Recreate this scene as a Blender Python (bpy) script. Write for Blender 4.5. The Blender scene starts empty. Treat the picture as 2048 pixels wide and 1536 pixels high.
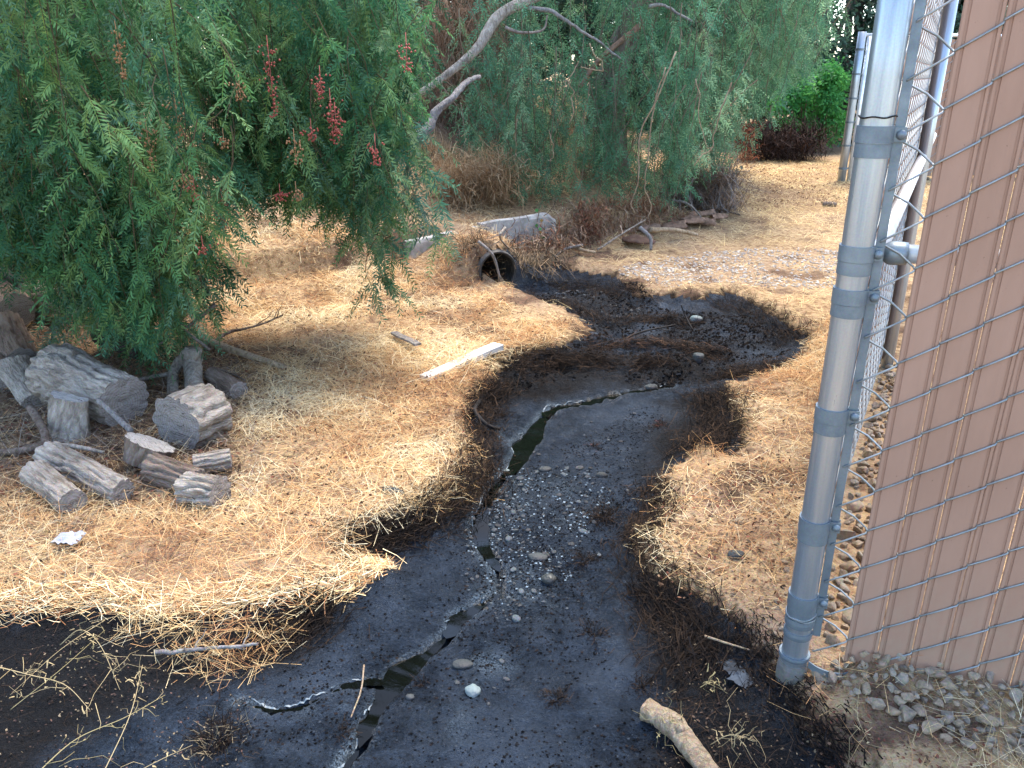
import bpy, bmesh, math, random
import numpy as np
from mathutils import Vector, Matrix

# ------------------------------------------------------------------ camera, sky, sun, exposure
scene = bpy.context.scene
CAM_H, PITCH, FPX = 1.5, math.radians(21.0), 1607.0
cam_d = bpy.data.cameras.new('camera')
cam_d.sensor_width = 36.0
cam_d.lens = 36.0 * FPX / 2048.0
cam_d.clip_start, cam_d.clip_end = 0.05, 2000.0
cam = bpy.data.objects.new('camera', cam_d)
scene.collection.objects.link(cam)
cam.location = (0, 0, CAM_H)
cam.rotation_euler = (math.radians(90) - PITCH, 0, 0)
scene.camera = cam

SUN_AZ, SUN_EL = math.radians(31.0), math.radians(66.0)
world = bpy.data.worlds.new('World')
scene.world = world
world.use_nodes = True
wn = world.node_tree
wn.nodes.clear()
sky = wn.nodes.new('ShaderNodeTexSky')
sky.sky_type = 'NISHITA'
sky.sun_disc = False
sky.sun_elevation = SUN_EL
sky.sun_rotation = SUN_AZ
sky.dust_density = 1.0
sky.ozone_density = 1.0
bgn = wn.nodes.new('ShaderNodeBackground')
bgn.inputs['Strength'].default_value = 0.15
wo = wn.nodes.new('ShaderNodeOutputWorld')
wn.links.new(sky.outputs['Color'], bgn.inputs['Color'])
wn.links.new(bgn.outputs['Background'], wo.inputs['Surface'])

sun_d = bpy.data.lights.new('sun', 'SUN')
sun_d.energy = 1.4
sun_d.angle = math.radians(22.0)
sun_d.color = (1.0, 0.90, 0.76)
sun = bpy.data.objects.new('sun', sun_d)
scene.collection.objects.link(sun)
sdir = Vector((math.sin(SUN_AZ) * math.cos(SUN_EL), math.cos(SUN_AZ) * math.cos(SUN_EL), math.sin(SUN_EL)))
sun.rotation_euler = sdir.to_track_quat('Z', 'Y').to_euler()
sun.location = (4, 5, 12)

vs = scene.view_settings
vs.view_transform = 'Standard'
vs.look = 'None'
vs.exposure = 2.45
vs.gamma = 1.0
vs.use_curve_mapping = False
scene.cycles.max_bounces = 6
scene.cycles.diffuse_bounces = 3
scene.cycles.transmission_bounces = 3
scene.cycles.use_denoising = True

# ------------------------------------------------------------------ helpers
rng = np.random.default_rng(11)
random.seed(11)
CP, SP = math.cos(PITCH), math.sin(PITCH)
UP = np.array([0, 0, 1.0])

def ray(px, py):
    a, b = (px - 1024.0), (768.0 - py)
    return np.array([a, FPX * CP + b * SP, b * CP - FPX * SP])

def G(px, py, z=0.0):
    """the place seen at a pixel of the photograph, on the level z"""
    d = ray(px, py)
    t = (z - CAM_H) / d[2]
    return np.array([0, 0, CAM_H]) + d * t

def D(px, py, y):
    """the place seen at a pixel, at the distance y ahead"""
    d = ray(px, py)
    return np.array([0, 0, CAM_H]) + d * (y / d[1])

def h2(ix, iy, s):
    h = (ix.astype(np.int64) * 374761393 + iy.astype(np.int64) * 668265263 + s * 974711) & 0xFFFFFFFF
    h = ((h ^ (h >> 13)) * 1274126177) & 0xFFFFFFFF
    return ((h ^ (h >> 16)) & 0xFFFF) / 65535.0

def vn(x, y, s=0):
    x = np.asarray(x, float); y = np.asarray(y, float)
    ix, iy = np.floor(x), np.floor(y)
    fx, fy = x - ix, y - iy
    fx = fx * fx * (3 - 2 * fx); fy = fy * fy * (3 - 2 * fy)
    a = h2(ix, iy, s) * (1 - fx) + h2(ix + 1, iy, s) * fx
    b = h2(ix, iy + 1, s) * (1 - fx) + h2(ix + 1, iy + 1, s) * fx
    return (a * (1 - fy) + b * fy) * 2 - 1

def fbm(x, y, s=0, o=4):
    r = 0; a = 1.0; f = 1.0; n = 0
    for k in range(o):
        r = r + a * vn(x * f + 17.3 * k, y * f - 9.1 * k, s + k); n += a; a *= .5; f *= 2.03
    return r / n

def ss(a, b, x):
    t = np.clip((x - a) / (b - a), 0, 1)
    return t * t * (3 - 2 * t)

def sdist(poly, x, y):
    """signed distance to a polygon, negative inside"""
    x = np.asarray(x, float); y = np.asarray(y, float)
    d = np.full(x.shape, 1e9); ins = np.zeros(x.shape, bool)
    n = len(poly)
    for i in range(n):
        ax, ay = poly[i][0], poly[i][1]; bx, by = poly[(i + 1) % n][0], poly[(i + 1) % n][1]
        ex, ey = bx - ax, by - ay
        t = np.clip(((x - ax) * ex + (y - ay) * ey) / (ex * ex + ey * ey + 1e-12), 0, 1)
        d = np.minimum(d, (x - ax - t * ex) ** 2 + (y - ay - t * ey) ** 2)
        c = (ay > y) != (by > y)
        with np.errstate(divide='ignore', invalid='ignore'):
            xi = ax + (y - ay) * ex / (ey if abs(ey) > 1e-12 else 1e-12)
        ins ^= c & (x < xi)
    d = np.sqrt(d)
    return np.where(ins, -d, d)

def pdist(pts, w, x, y):
    """distance to a polyline and the width interpolated along it"""
    x = np.asarray(x, float); y = np.asarray(y, float)
    d = np.full(x.shape, 1e9); ww = np.zeros(x.shape); side = np.zeros(x.shape)
    for i in range(len(pts) - 1):
        ax, ay = pts[i][0], pts[i][1]; bx, by = pts[i + 1][0], pts[i + 1][1]
        ex, ey = bx - ax, by - ay
        t = np.clip(((x - ax) * ex + (y - ay) * ey) / (ex * ex + ey * ey), 0, 1)
        q = np.hypot(x - ax - t * ex, y - ay - t * ey)
        m = q < d
        d = np.where(m, q, d); ww = np.where(m, w[i] * (1 - t) + w[i + 1] * t, ww)
        side = np.where(m, np.sign((x - ax) * ey - (y - ay) * ex), side)
    return d, ww, side

def PW(l, z=0.0):
    return [G(a, b, z) for a, b in l]

# ------------------------------------------------------------------ materials
MATS = {}
def newmat(name):
    m = bpy.data.materials.new(name); m.use_nodes = True
    nt = m.node_tree; nt.nodes.clear()
    out = nt.nodes.new('ShaderNodeOutputMaterial')
    p = nt.nodes.new('ShaderNodeBsdfPrincipled')
    nt.links.new(p.outputs[0], out.inputs['Surface'])
    MATS[name] = m
    return m, nt, p, out

def N(nt, typ, **kw):
    n = nt.nodes.new(typ)
    for k, v in kw.items():
        if k in n.inputs: n.inputs[k].default_value = v
        else: setattr(n, k, v)
    return n

def noise(nt, scale, detail=4, rough=.55, coord=None, dist=0.0):
    n = N(nt, 'ShaderNodeTexNoise', Scale=scale, Detail=detail, Roughness=rough, Distortion=dist)
    if coord is not None: nt.links.new(coord, n.inputs['Vector'])
    return n

def ramp(nt, fac, stops):
    r = nt.nodes.new('ShaderNodeValToRGB')
    e = r.color_ramp.elements
    while len(e) > 1: e.remove(e[0])
    e[0].position = stops[0][0]; e[0].color = (*stops[0][1], 1)
    for p, c in stops[1:]:
        q = e.new(p); q.color = (*c, 1)
    nt.links.new(fac, r.inputs[0])
    return r.outputs[0]

def mixc(nt, fac, a, b, mode='MIX'):
    m = nt.nodes.new('ShaderNodeMix'); m.data_type = 'RGBA'; m.blend_type = mode
    for s, v in ((0, fac), (6, a), (7, b)):
        if hasattr(v, 'links'): nt.links.new(v, m.inputs[s])
        else: m.inputs[s].default_value = v if s == 0 else (*v, 1)
    return m.outputs[2]

def bump(nt, p, h, strength=.4, dist=.01):
    b = N(nt, 'ShaderNodeBump', Strength=strength, Distance=dist)
    nt.links.new(h, b.inputs['Height'])
    nt.links.new(b.outputs[0], p.inputs['Normal'])
    return b

def coords(nt, kind='Object', scale=None):
    t = nt.nodes.new('ShaderNodeTexCoord')
    o = t.outputs[kind]
    if scale is not None:
        m = N(nt, 'ShaderNodeMapping'); m.inputs['Scale'].default_value = scale
        nt.links.new(o, m.inputs['Vector']); o = m.outputs[0]
    return o

def attr(nt, name):
    a = nt.nodes.new('ShaderNodeAttribute'); a.attribute_name = name
    return a

def mat_ground():
    m, nt, p, o = newmat('dry_soil')
    c = coords(nt)
    n1 = noise(nt, 2.2, 6, .6, c); n2 = noise(nt, 26, 5, .7, c); n3 = noise(nt, 130, 3, .7, c)
    base = ramp(nt, n1.outputs[0], [(.3, (.22, .14, .08)), (.5, (.34, .23, .13)), (.7, (.30, .21, .13))])
    fine = ramp(nt, n2.outputs[0], [(.34, (.06, .035, .024)), (.43, (.30, .18, .095)), (.58, (.58, .42, .23)), (.75, (.30, .17, .085))])
    col = mixc(nt, .6, base, fine)
    a = attr(nt, 'zone')          # R damp black margin, G bare pinkish dirt, B leaf litter
    sx = N(nt, 'ShaderNodeSeparateColor'); nt.links.new(a.outputs['Color'], sx.inputs[0])
    col = mixc(nt, sx.outputs[1], col, ramp(nt, n2.outputs[0], [(.3, (.20, .13, .085)), (.7, (.36, .26, .18))]))
    col = mixc(nt, sx.outputs[2], col, ramp(nt, n2.outputs[0], [(.3, (.07, .045, .03)), (.55, (.16, .10, .065)), (.7, (.22, .12, .07))]))
    col = mixc(nt, sx.outputs[0], col, (.007, .0065, .0065))
    g = mixc(nt, .5, (.5, .5, .5), n3.outputs[0], 'OVERLAY')
    col = mixc(nt, .55, col, n3.outputs[1], 'SOFT_LIGHT')
    nt.links.new(col, p.inputs['Base Color'])
    p.inputs['Roughness'].default_value = .95
    p.inputs['Specular IOR Level'].default_value = .04
    mm = N(nt, 'ShaderNodeMath', operation='ADD'); nt.links.new(n2.outputs[0], mm.inputs[0]); nt.links.new(n3.outputs[0], mm.inputs[1])
    bump(nt, p, mm.outputs[0], .8, .02)
    return m

def mat_mud():
    m, nt, p, o = newmat('wet_black_mud')
    c = coords(nt)
    n1 = noise(nt, 2.0, 5, .6, c, .4); n2 = noise(nt, 15, 6, .65, c, .3); n3 = noise(nt, 95, 4, .75, c); n4 = noise(nt, 340, 2, .6, c)
    col = ramp(nt, n1.outputs[0], [(.28, (.0065, .0092, .0138)), (.5, (.0155, .0222, .0330)), (.72, (.030, .043, .063))])
    col = mixc(nt, .5, col, ramp(nt, n2.outputs[0], [(.32, (.002, .0025, .0034)), (.5, (.0150, .0215, .0320)), (.66, (.040, .057, .083)), (.8, (.017, .020, .026))]))
    spk = ramp(nt, n3.outputs[0], [(.34, (.0, .0, .0)), (.44, (.42, .42, .42)), (.56, (.55, .55, .55)), (.72, (.95, .95, .95))])
    col = mixc(nt, .85, col, spk, 'OVERLAY')
    nv_ = noise(nt, 46, 6, .8, c, .8); col = mixc(nt, ramp(nt, nv_.outputs[0], [(.36, (.9, .9, .9)), (.42, (0, 0, 0))]), col, (.0016, .0017, .0019))
    col = mixc(nt, ramp(nt, nv_.outputs[0], [(.57, (0, 0, 0)), (.70, (.7, .7, .7))]), col, (.060, .083, .112))
    a = attr(nt, 'zone')      # R pale film, G dark organic crust, B dry pinkish silt
    sx = N(nt, 'ShaderNodeSeparateColor'); nt.links.new(a.outputs['Color'], sx.inputs[0])
    f = N(nt, 'ShaderNodeMath', operation='MULTIPLY'); nt.links.new(sx.outputs[0], f.inputs[0])
    nf_ = noise(nt, 190, 5, .75, c); fr = ramp(nt, nf_.outputs[0], [(.44, (0, 0, 0)), (.60, (1, 1, 1))]); nt.links.new(fr, f.inputs[1])
    col = mixc(nt, f.outputs[0], col, (.22, .29, .34))
    col = mixc(nt, sx.outputs[2], col, (.058, .076, .103))
    col = mixc(nt, sx.outputs[1], col, ramp(nt, n3.outputs[0], [(.3, (.003, .003, .003)), (.55, (.008, .0075, .0075)), (.75, (.018, .015, .014))]))
    nt.links.new(col, p.inputs['Base Color'])
    rr = ramp(nt, n2.outputs[0], [(.3, (.28, .28, .28)), (.55, (.40, .40, .40)), (.75, (.58, .58, .58))])
    rr2 = mixc(nt, sx.outputs[1], rr, (.85, .85, .85))
    nt.links.new(rr2, p.inputs['Roughness'])
    p.inputs['Specular IOR Level'].default_value = .16
    m1 = N(nt, 'ShaderNodeMath', operation='MULTIPLY_ADD'); nt.links.new(n2.outputs[0], m1.inputs[0]); m1.inputs[1].default_value = 1.6; nt.links.new(n3.outputs[0], m1.inputs[2])
    m2 = N(nt, 'ShaderNodeMath', operation='MULTIPLY_ADD'); nt.links.new(n4.outputs[0], m2.inputs[0]); m2.inputs[1].default_value = .35; nt.links.new(m1.outputs[0], m2.inputs[2])
    bn_ = bump(nt, p, m2.outputs[0], 1.0, .024)
    wet = noise(nt, 7.5, 6, .7, c, .5); cw = ramp(nt, wet.outputs[0], [(.38, (0, 0, 0)), (.48, (.4, .4, .4)), (.60, (1, 1, 1))]); cw2 = mixc(nt, sx.outputs[1], cw, (.02, .02, .02))
    nt.links.new(cw2, p.inputs['Coat Weight']); p.inputs['Coat Roughness'].default_value = .14; p.inputs['Coat IOR'].default_value = 1.4
    nt.links.new(bn_.outputs[0], p.inputs['Coat Normal'])
    return m

def mat_water():
    m, nt, p, o = newmat('black_water')
    p.inputs['Base Color'].default_value = (.0022, .0026, .0020, 1)
    p.inputs['Roughness'].default_value = .06
    p.inputs['IOR'].default_value = 1.33
    p.inputs['Specular IOR Level'].default_value = .30
    n = noise(nt, 40, 2, .5, coords(nt)); bump(nt, p, n.outputs[0], .06, .004)
    return m

def mat_film():
    m, nt, p, o = newmat('milky_water')
    c = coords(nt); n = noise(nt, 14, 4, .55, c, .4)
    col = ramp(nt, n.outputs[0], [(.35, (.008, .010, .012)), (.52, (.035, .045, .055)), (.72, (.075, .095, .115))])
    nt.links.new(col, p.inputs['Base Color'])
    p.inputs['Roughness'].default_value = .3
    p.inputs['Specular IOR Level'].default_value = .18
    return m

def mat_scum():
    m, nt, p, o = newmat('milky_scum')
    p.inputs['Base Color'].default_value = (.085, .118, .14, 1)
    p.inputs['Roughness'].default_value = .5
    return m

def mat_leafy(name, trans=.35, rough=.55, spec=.3):
    m, nt, p, o = newmat(name)
    a = attr(nt, 'Col')
    nt.links.new(a.outputs['Color'], p.inputs['Base Color'])
    p.inputs['Roughness'].default_value = rough
    p.inputs['Specular IOR Level'].default_value = spec
    if trans > 0:
        t = nt.nodes.new('ShaderNodeBsdfTranslucent')
        nt.links.new(a.outputs['Color'], t.inputs['Color'])
        mx = nt.nodes.new('ShaderNodeMixShader'); mx.inputs[0].default_value = trans
        nt.links.new(p.outputs[0], mx.inputs[1]); nt.links.new(t.outputs[0], mx.inputs[2])
        nt.links.new(mx.outputs[0], o.inputs['Surface'])
    return m

def mat_bark(name, dark, mid, light, sc=1.0):
    m, nt, p, o = newmat(name)
    c = coords(nt, 'Object', (16 * sc, 16 * sc, 3.2 * sc))
    c2 = coords(nt)
    n1 = noise(nt, 2.2, 6, .65, c, .5); n2 = noise(nt, 7, 4, .6, c2); n3 = noise(nt, 140, 3, .6, c2)
    col = ramp(nt, n1.outputs[0], [(.32, dark), (.47, mid), (.60, light), (.75, mid)])
    col = mixc(nt, .45, col, ramp(nt, n2.outputs[0], [(.3, dark), (.5, mid), (.7, light)]))
    col = mixc(nt, .5, col, n3.outputs[1], 'SOFT_LIGHT')
    nt.links.new(col, p.inputs['Base Color'])
    p.inputs['Roughness'].default_value = .92
    p.inputs['Specular IOR Level'].default_value = .15
    bump(nt, p, n1.outputs[0], 1.0, .035)
    return m

def mat_cut(name, a, b, dark):
    m, nt, p, o = newmat(name)
    c = coords(nt)
    w = N(nt, 'ShaderNodeTexWave', wave_type='RINGS', rings_direction='Z', Scale=26.0, Distortion=3.5, Detail=3.0)
    w.inputs['Detail Scale'].default_value = 1.4
    nt.links.new(c, w.inputs['Vector'])
    n2 = noise(nt, 18, 5, .65, c, .3); n3 = noise(nt, 160, 3, .6, c)
    col = ramp(nt, w.outputs[1], [(.0, a), (1.0, b)])
    col = mixc(nt, .5, col, ramp(nt, n2.outputs[0], [(.3, dark), (.55, a), (.75, b)]))
    cm_ = coords(nt, 'Object', (1, 7, 1)); nck = noise(nt, 6, 3, .6, cm_, 1.2)
    ck = ramp(nt, nck.outputs[0], [(.485, (0, 0, 0)), (.5, (1, 1, 1)), (.515, (0, 0, 0))])
    col = mixc(nt, ck, col, tuple(x * .35 for x in dark))
    col = mixc(nt, .4, col, n3.outputs[1], 'SOFT_LIGHT')
    nt.links.new(col, p.inputs['Base Color'])
    p.inputs['Roughness'].default_value = .9
    p.inputs['Specular IOR Level'].default_value = .08
    bump(nt, p, n3.outputs[0], .5, .006)
    return m

def mat_metal(name, col, col2, metallic, r0, r1, stretch=(1, 1, 1), scale=14):
    m, nt, p, o = newmat(name)
    c = coords(nt, 'Object', stretch)
    n = noise(nt, scale, 5, .6, c); n2 = noise(nt, 240, 2, .5, coords(nt))
    cc = ramp(nt, n.outputs[0], [(.3, col2), (.55, col), (.75, tuple(min(1, x * 1.2) for x in col))])
    cc = mixc(nt, .25, cc, n2.outputs[1], 'SOFT_LIGHT')
    nt.links.new(cc, p.inputs['Base Color'])
    p.inputs['Metallic'].default_value = metallic
    rr = ramp(nt, n.outputs[0], [(.3, (r1,) * 3), (.7, (r0,) * 3)])
    nt.links.new(rr, p.inputs['Roughness'])
    bump(nt, p, n2.outputs[0], .08, .002)
    return m

def mat_plain(name, col, rough=.7, scale=30, var=.35, bmp=.3, metallic=0):
    m, nt, p, o = newmat(name)
    c = coords(nt)
    n = noise(nt, scale, 5, .6, c); n2 = noise(nt, scale * 7, 3, .6, c)
    lo = tuple(x * (1 - var) for x in col); hi = tuple(min(1, x * (1 + var)) for x in col)
    cc = ramp(nt, n.outputs[0], [(.3, lo), (.5, col), (.7, hi)])
    cc = mixc(nt, .35, cc, n2.outputs[1], 'SOFT_LIGHT')
    nt.links.new(cc, p.inputs['Base Color'])
    p.inputs['Roughness'].default_value = rough
    p.inputs['Specular IOR Level'].default_value = .15
    p.inputs['Metallic'].default_value = metallic
    bump(nt, p, n2.outputs[0], bmp, .005)
    return m

def mat_rock(name, stops, rough=.85, dirt=.4):
    m, nt, p, o = newmat(name)
    oi = nt.nodes.new('ShaderNodeObjectInfo')
    base = ramp(nt, oi.outputs['Random'], stops)
    c = coords(nt)
    n = noise(nt, 3, 6, .65, c); n2 = noise(nt, 22, 3, .6, c)
    cc = mixc(nt, .8, base, n.outputs[1], 'SOFT_LIGHT')
    cc = mixc(nt, dirt, cc, ramp(nt, n.outputs[0], [(.3, (.10, .07, .05)), (.6, (.36, .28, .20))]))
    nt.links.new(cc, p.inputs['Base Color'])
    p.inputs['Roughness'].default_value = rough
    p.inputs['Specular IOR Level'].default_value = .14
    bump(nt, p, n2.outputs[0], .35, .05)
    return m

def mat_slat():
    m, nt, p, o = newmat('brown_vinyl')
    oi = nt.nodes.new('ShaderNodeObjectInfo')
    c = coords(nt, 'Object', (1, 1, .25)); c2 = coords(nt)
    n = noise(nt, 9, 5, .6, c); n2 = noise(nt, 70, 4, .7, c2)
    cc = ramp(nt, n.outputs[0], [(.3, (.27, .160, .110)), (.5, (.315, .190, .132)), (.7, (.36, .222, .158))])
    cc = mixc(nt, .3, cc, ramp(nt, oi.outputs['Random'], [(0, (.27, .162, .112)), (1, (.355, .222, .160))]))
    spots = ramp(nt, n2.outputs[0], [(.26, (.10, .06, .045)), (.31, (.5, .5, .5))])
    cc = mixc(nt, .5, cc, spots, 'OVERLAY')
    sz = N(nt, 'ShaderNodeSeparateXYZ'); nt.links.new(c2, sz.inputs[0]); dz = N(nt, 'ShaderNodeMapRange'); nt.links.new(sz.outputs[2], dz.inputs[0]); dz.inputs[1].default_value = .45; dz.inputs[2].default_value = .06
    nd = noise(nt, 16, 6, .7, c2); dm = N(nt, 'ShaderNodeMath', operation='MULTIPLY'); nt.links.new(dz.outputs[0], dm.inputs[0]); nt.links.new(ramp(nt, nd.outputs[0], [(.45, (0, 0, 0)), (.7, (.8, .8, .8))]), dm.inputs[1])
    cc = mixc(nt, dm.outputs[0], cc, (.30, .225, .155))
    nt.links.new(cc, p.inputs['Base Color'])
    p.inputs['Roughness'].default_value = .6
    p.inputs['Specular IOR Level'].default_value = .15
    bump(nt, p, n2.outputs[0], .06, .003)
    return m

mat_ground(); mat_mud(); mat_water(); mat_film(); mat_scum()
mat_leafy('pepper_leaf', .45, .5, .10); mat_leafy('straw_blade', .28, .75, .06); mat_leafy('twig', 0, .9, .04); mat_leafy('litter_leaf', .2, .85, .05)
mat_bark('grey_bark', (.085, .066, .05), (.31, .255, .20), (.52, .45, .37), 1.5)
mat_bark('brown_bark', (.06, .04, .03), (.16, .115, .085), (.27, .21, .165))
mat_bark('tan_bark', (.20, .13, .075), (.38, .27, .165), (.52, .40, .27), 1.6)
mat_bark('silver_wood', (.09, .078, .068), (.23, .205, .185), (.38, .35, .32), 1.3)
mat_bark('tree_bark', (.07, .052, .04), (.18, .14, .115), (.32, .27, .23), .5)
mat_cut('grey_cut', (.20, .17, .145), (.29, .255, .225), (.11, .09, .075))
mat_cut('pale_cut', (.30, .275, .245), (.38, .355, .32), (.17, .15, .13))
mat_cut('tan_cut', (.45, .30, .16), (.60, .43, .26), (.30, .19, .10))
mat_metal('galvanised_pipe', (.36, .395, .42), (.25, .28, .305), .72, .27, .45, (6, 6, .35), 7)
mat_metal('galvanised_strap', (.16, .195, .215), (.11, .135, .155), .45, .42, .62)
mat_metal('galvanised_wire', (.27, .285, .28), (.17, .185, .185), .6, .42, .6)
mat_metal('pale_pipe', (.68, .70, .70), (.5, .52, .52), .5, .35, .5)
mat_metal('corrugated_steel', (.075, .07, .065), (.04, .036, .033), .4, .6, .8)
mat_plain('concrete', (.34, .315, .275), .9, 9, .45, .6)
mat_plain('footing_concrete', (.13, .12, .105), .95, 14, .3, .6)
mat_plain('white_paint', (.62, .60, .56), .6, 22, .1, .2)
mat_plain('berry', (.34, .085, .065), .4, 60, .3, .05)
mat_plain('berry_orange', (.38, .20, .10), .45, 60, .3, .05)
mat_plain('rust', (.13, .075, .05), .85, 12, .4, .5)
mat_plain('bark_slab', (.20, .125, .085), .95, 26, .5, .9)
mat_plain('plastic_scrap', (.30, .31, .34), .5, 25, .25, .2)
mat_plain('black_twig', (.02, .017, .015), .7, 40, .4, .5)
mat_plain('dark_wood', (.05, .036, .03), .9, 18, .4, .7)
mat_slat()
mat_rock('gravel_stone', [(0, (.22, .16, .11)), (.2, (.30, .22, .14)), (.4, (.17, .14, .115)), (.6, (.36, .27, .18)), (.8, (.20, .185, .155)), (1, (.30, .25, .195))])
mat_rock('wet_stone', [(0, (.03, .031, .033)), (.35, (.06, .06, .062)), (.6, (.05, .055, .06)), (.85, (.09, .105, .115)), (1, (.03, .027, .025))], .34, .04)
mat_rock('white_stone', [(0, (.17, .20, .215)), (1, (.15, .17, .18))], .6, .06)
mat_rock('dark_stone', [(0, (.03, .031, .035)), (1, (.05, .052, .058))], .65, .04)

# ------------------------------------------------------------------ mesh helpers
COL = scene.collection
def mesh(name, V, faces, mat=None, smooth=False, col=None, attrname='Col'):
    V = np.asarray(V, dtype=np.float32).reshape(-1, 3)
    me = bpy.data.meshes.new(name)
    faces = [np.asarray(f, dtype=np.int32) for f in (faces if isinstance(faces, (list, tuple)) else [faces]) if len(f)]
    me.vertices.add(len(V)); me.vertices.foreach_set('co', V.ravel())
    nl = sum(f.size for f in faces); npoly = sum(len(f) for f in faces)
    me.loops.add(nl); me.loops.foreach_set('vertex_index', np.concatenate([f.ravel() for f in faces]))
    me.polygons.add(npoly)
    tot = np.concatenate([np.full(len(f), f.shape[1], np.int32) for f in faces])
    st = np.concatenate([[0], np.cumsum(tot)[:-1]]).astype(np.int32)
    me.polygons.foreach_set('loop_start', st)
    try: me.polygons.foreach_set('loop_total', tot)
    except Exception: pass
    me.polygons.foreach_set('use_smooth', np.full(npoly, bool(smooth)))
    if col is not None:
        a = me.color_attributes.new(attrname, 'FLOAT_COLOR', 'POINT')
        c = np.ones((len(V), 4), np.float32); c[:, :3] = col
        a.data.foreach_set('color', c.ravel())
    me.update(calc_edges=True)
    if mat: me.materials.append(MATS[mat])
    return me

def link(name, me, parent=None, M=None):
    o = bpy.data.objects.new(name, me); COL.objects.link(o)
    if parent is not None: o.parent = parent
    if M is not None: o.matrix_local = M
    return o

def tag(o, label=None, cat=None, group=None, kind=None):
    if label: o['label'] = label
    if cat: o['category'] = cat
    if group: o['group'] = group
    if kind: o['kind'] = kind
    return o

def empty(name, loc=(0, 0, 0), label=None, cat=None, group=None):
    o = bpy.data.objects.new(name, None); COL.objects.link(o)
    o.location = Vector([float(v) for v in loc]); o.empty_display_size = .1
    return tag(o, label, cat, group)

def local(o, V):
    return np.asarray(V, float) - np.array(o.location)

def norm(v):
    v = np.asarray(v, float)
    return v / (np.linalg.norm(v, axis=-1, keepdims=True) + 1e-12)

def spline(P, n):
    """smooth resampling of a few points (Catmull-Rom); P may carry extra columns such as a radius"""
    P = np.asarray(P, float)
    if len(P) < 3:
        t = np.linspace(0, 1, n)[:, None]; return P[0] * (1 - t) + P[-1] * t
    Q = np.vstack([2 * P[0] - P[1], P, 2 * P[-1] - P[-2]])
    out = []
    for u in np.linspace(0, len(P) - 1 - 1e-6, n):
        i = int(u); t = u - i
        a, b, c, d = Q[i], Q[i + 1], Q[i + 2], Q[i + 3]
        out.append(.5 * ((2 * b) + (c - a) * t + (2 * a - 5 * b + 4 * c - d) * t * t + (3 * b - a - 3 * c + d) * t ** 3))
    return np.array(out)

def tube(P, R, ns=8, cap=True, rough=0.0, seed=0):
    P = np.asarray(P, float); K = len(P); R = np.broadcast_to(np.asarray(R, float), (K,))
    T = norm(np.gradient(P, axis=0))
    u = np.cross(T[0], UP); u = u if np.linalg.norm(u) > .1 else np.cross(T[0], [1, 0, 0])
    u = norm(u); V = []
    ang = np.linspace(0, 2 * np.pi, ns, endpoint=False)
    for k in range(K):
        u = norm(u - T[k] * np.dot(u, T[k])); w = np.cross(T[k], u)
        r = R[k] * np.ones(ns)
        if rough: r = r * (1 + rough * vn(ang * 1.6 + seed * 3.1, np.full(ns, k * .55), seed) + rough * .7 * vn(ang * 4 + 5, np.full(ns, k * 1.3), seed + 3))
        V.append(P[k] + np.outer(np.cos(ang) * r, u) + np.outer(np.sin(ang) * r, w))
    V = np.vstack(V)
    i = np.arange(K - 1)[:, None] * ns; j = np.arange(ns)[None]; j2 = (j + 1) % ns
    q = np.stack([i + j, i + j2, i + ns + j2, i + ns + j], -1).reshape(-1, 4)
    tris = np.zeros((0, 3), int)
    if cap:
        c0, c1 = len(V), len(V) + 1
        V = np.vstack([V, P[:1], P[-1:]])
        jj = np.arange(ns)
        tris = np.vstack([np.stack([np.full(ns, c0), (jj + 1) % ns, jj], 1), np.stack([np.full(ns, c1), (K - 1) * ns + jj, (K - 1) * ns + (jj + 1) % ns], 1)])
    return V, q, tris

class MB:
    """collects shapes into one mesh"""
    def __init__(s): s.V = []; s.F = {}; s.n = 0; s.C = []
    def add(s, V, *faces, col=None):
        V = np.asarray(V, float).reshape(-1, 3)
        for f in faces:
            f = np.asarray(f, int)
            if len(f): s.F.setdefault(f.shape[1], []).append(f + s.n)
        s.V.append(V); s.n += len(V)
        s.C.append(np.broadcast_to(np.asarray(col if col is not None else (1, 1, 1), float), (len(V), 3)))
    def tube(s, P, R, ns=6, col=None, **k):
        V, q, t = tube(P, R, ns, **k); s.add(V, q, t, col=col)
    def box(s, c, ax, col=None):
        """c centre, ax three half-axis vectors"""
        c = np.asarray(c, float); a, b, d = [np.asarray(v, float) for v in ax]
        V = [c + i * a + j * b + k * d for k in (-1, 1) for j in (-1, 1) for i in (-1, 1)]
        s.add(V, [[0, 2, 3, 1], [4, 5, 7, 6], [0, 1, 5, 4], [2, 6, 7, 3], [0, 4, 6, 2], [1, 3, 7, 5]], col=col)
    def mesh(s, name, mat, smooth=False, off=None, color=False):
        V = np.vstack(s.V)
        if off is not None: V = V - np.asarray(off, float)
        return mesh(name, V, [np.vstack(f) for f in s.F.values()], mat, smooth, np.vstack(s.C) if color else None)

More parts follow.
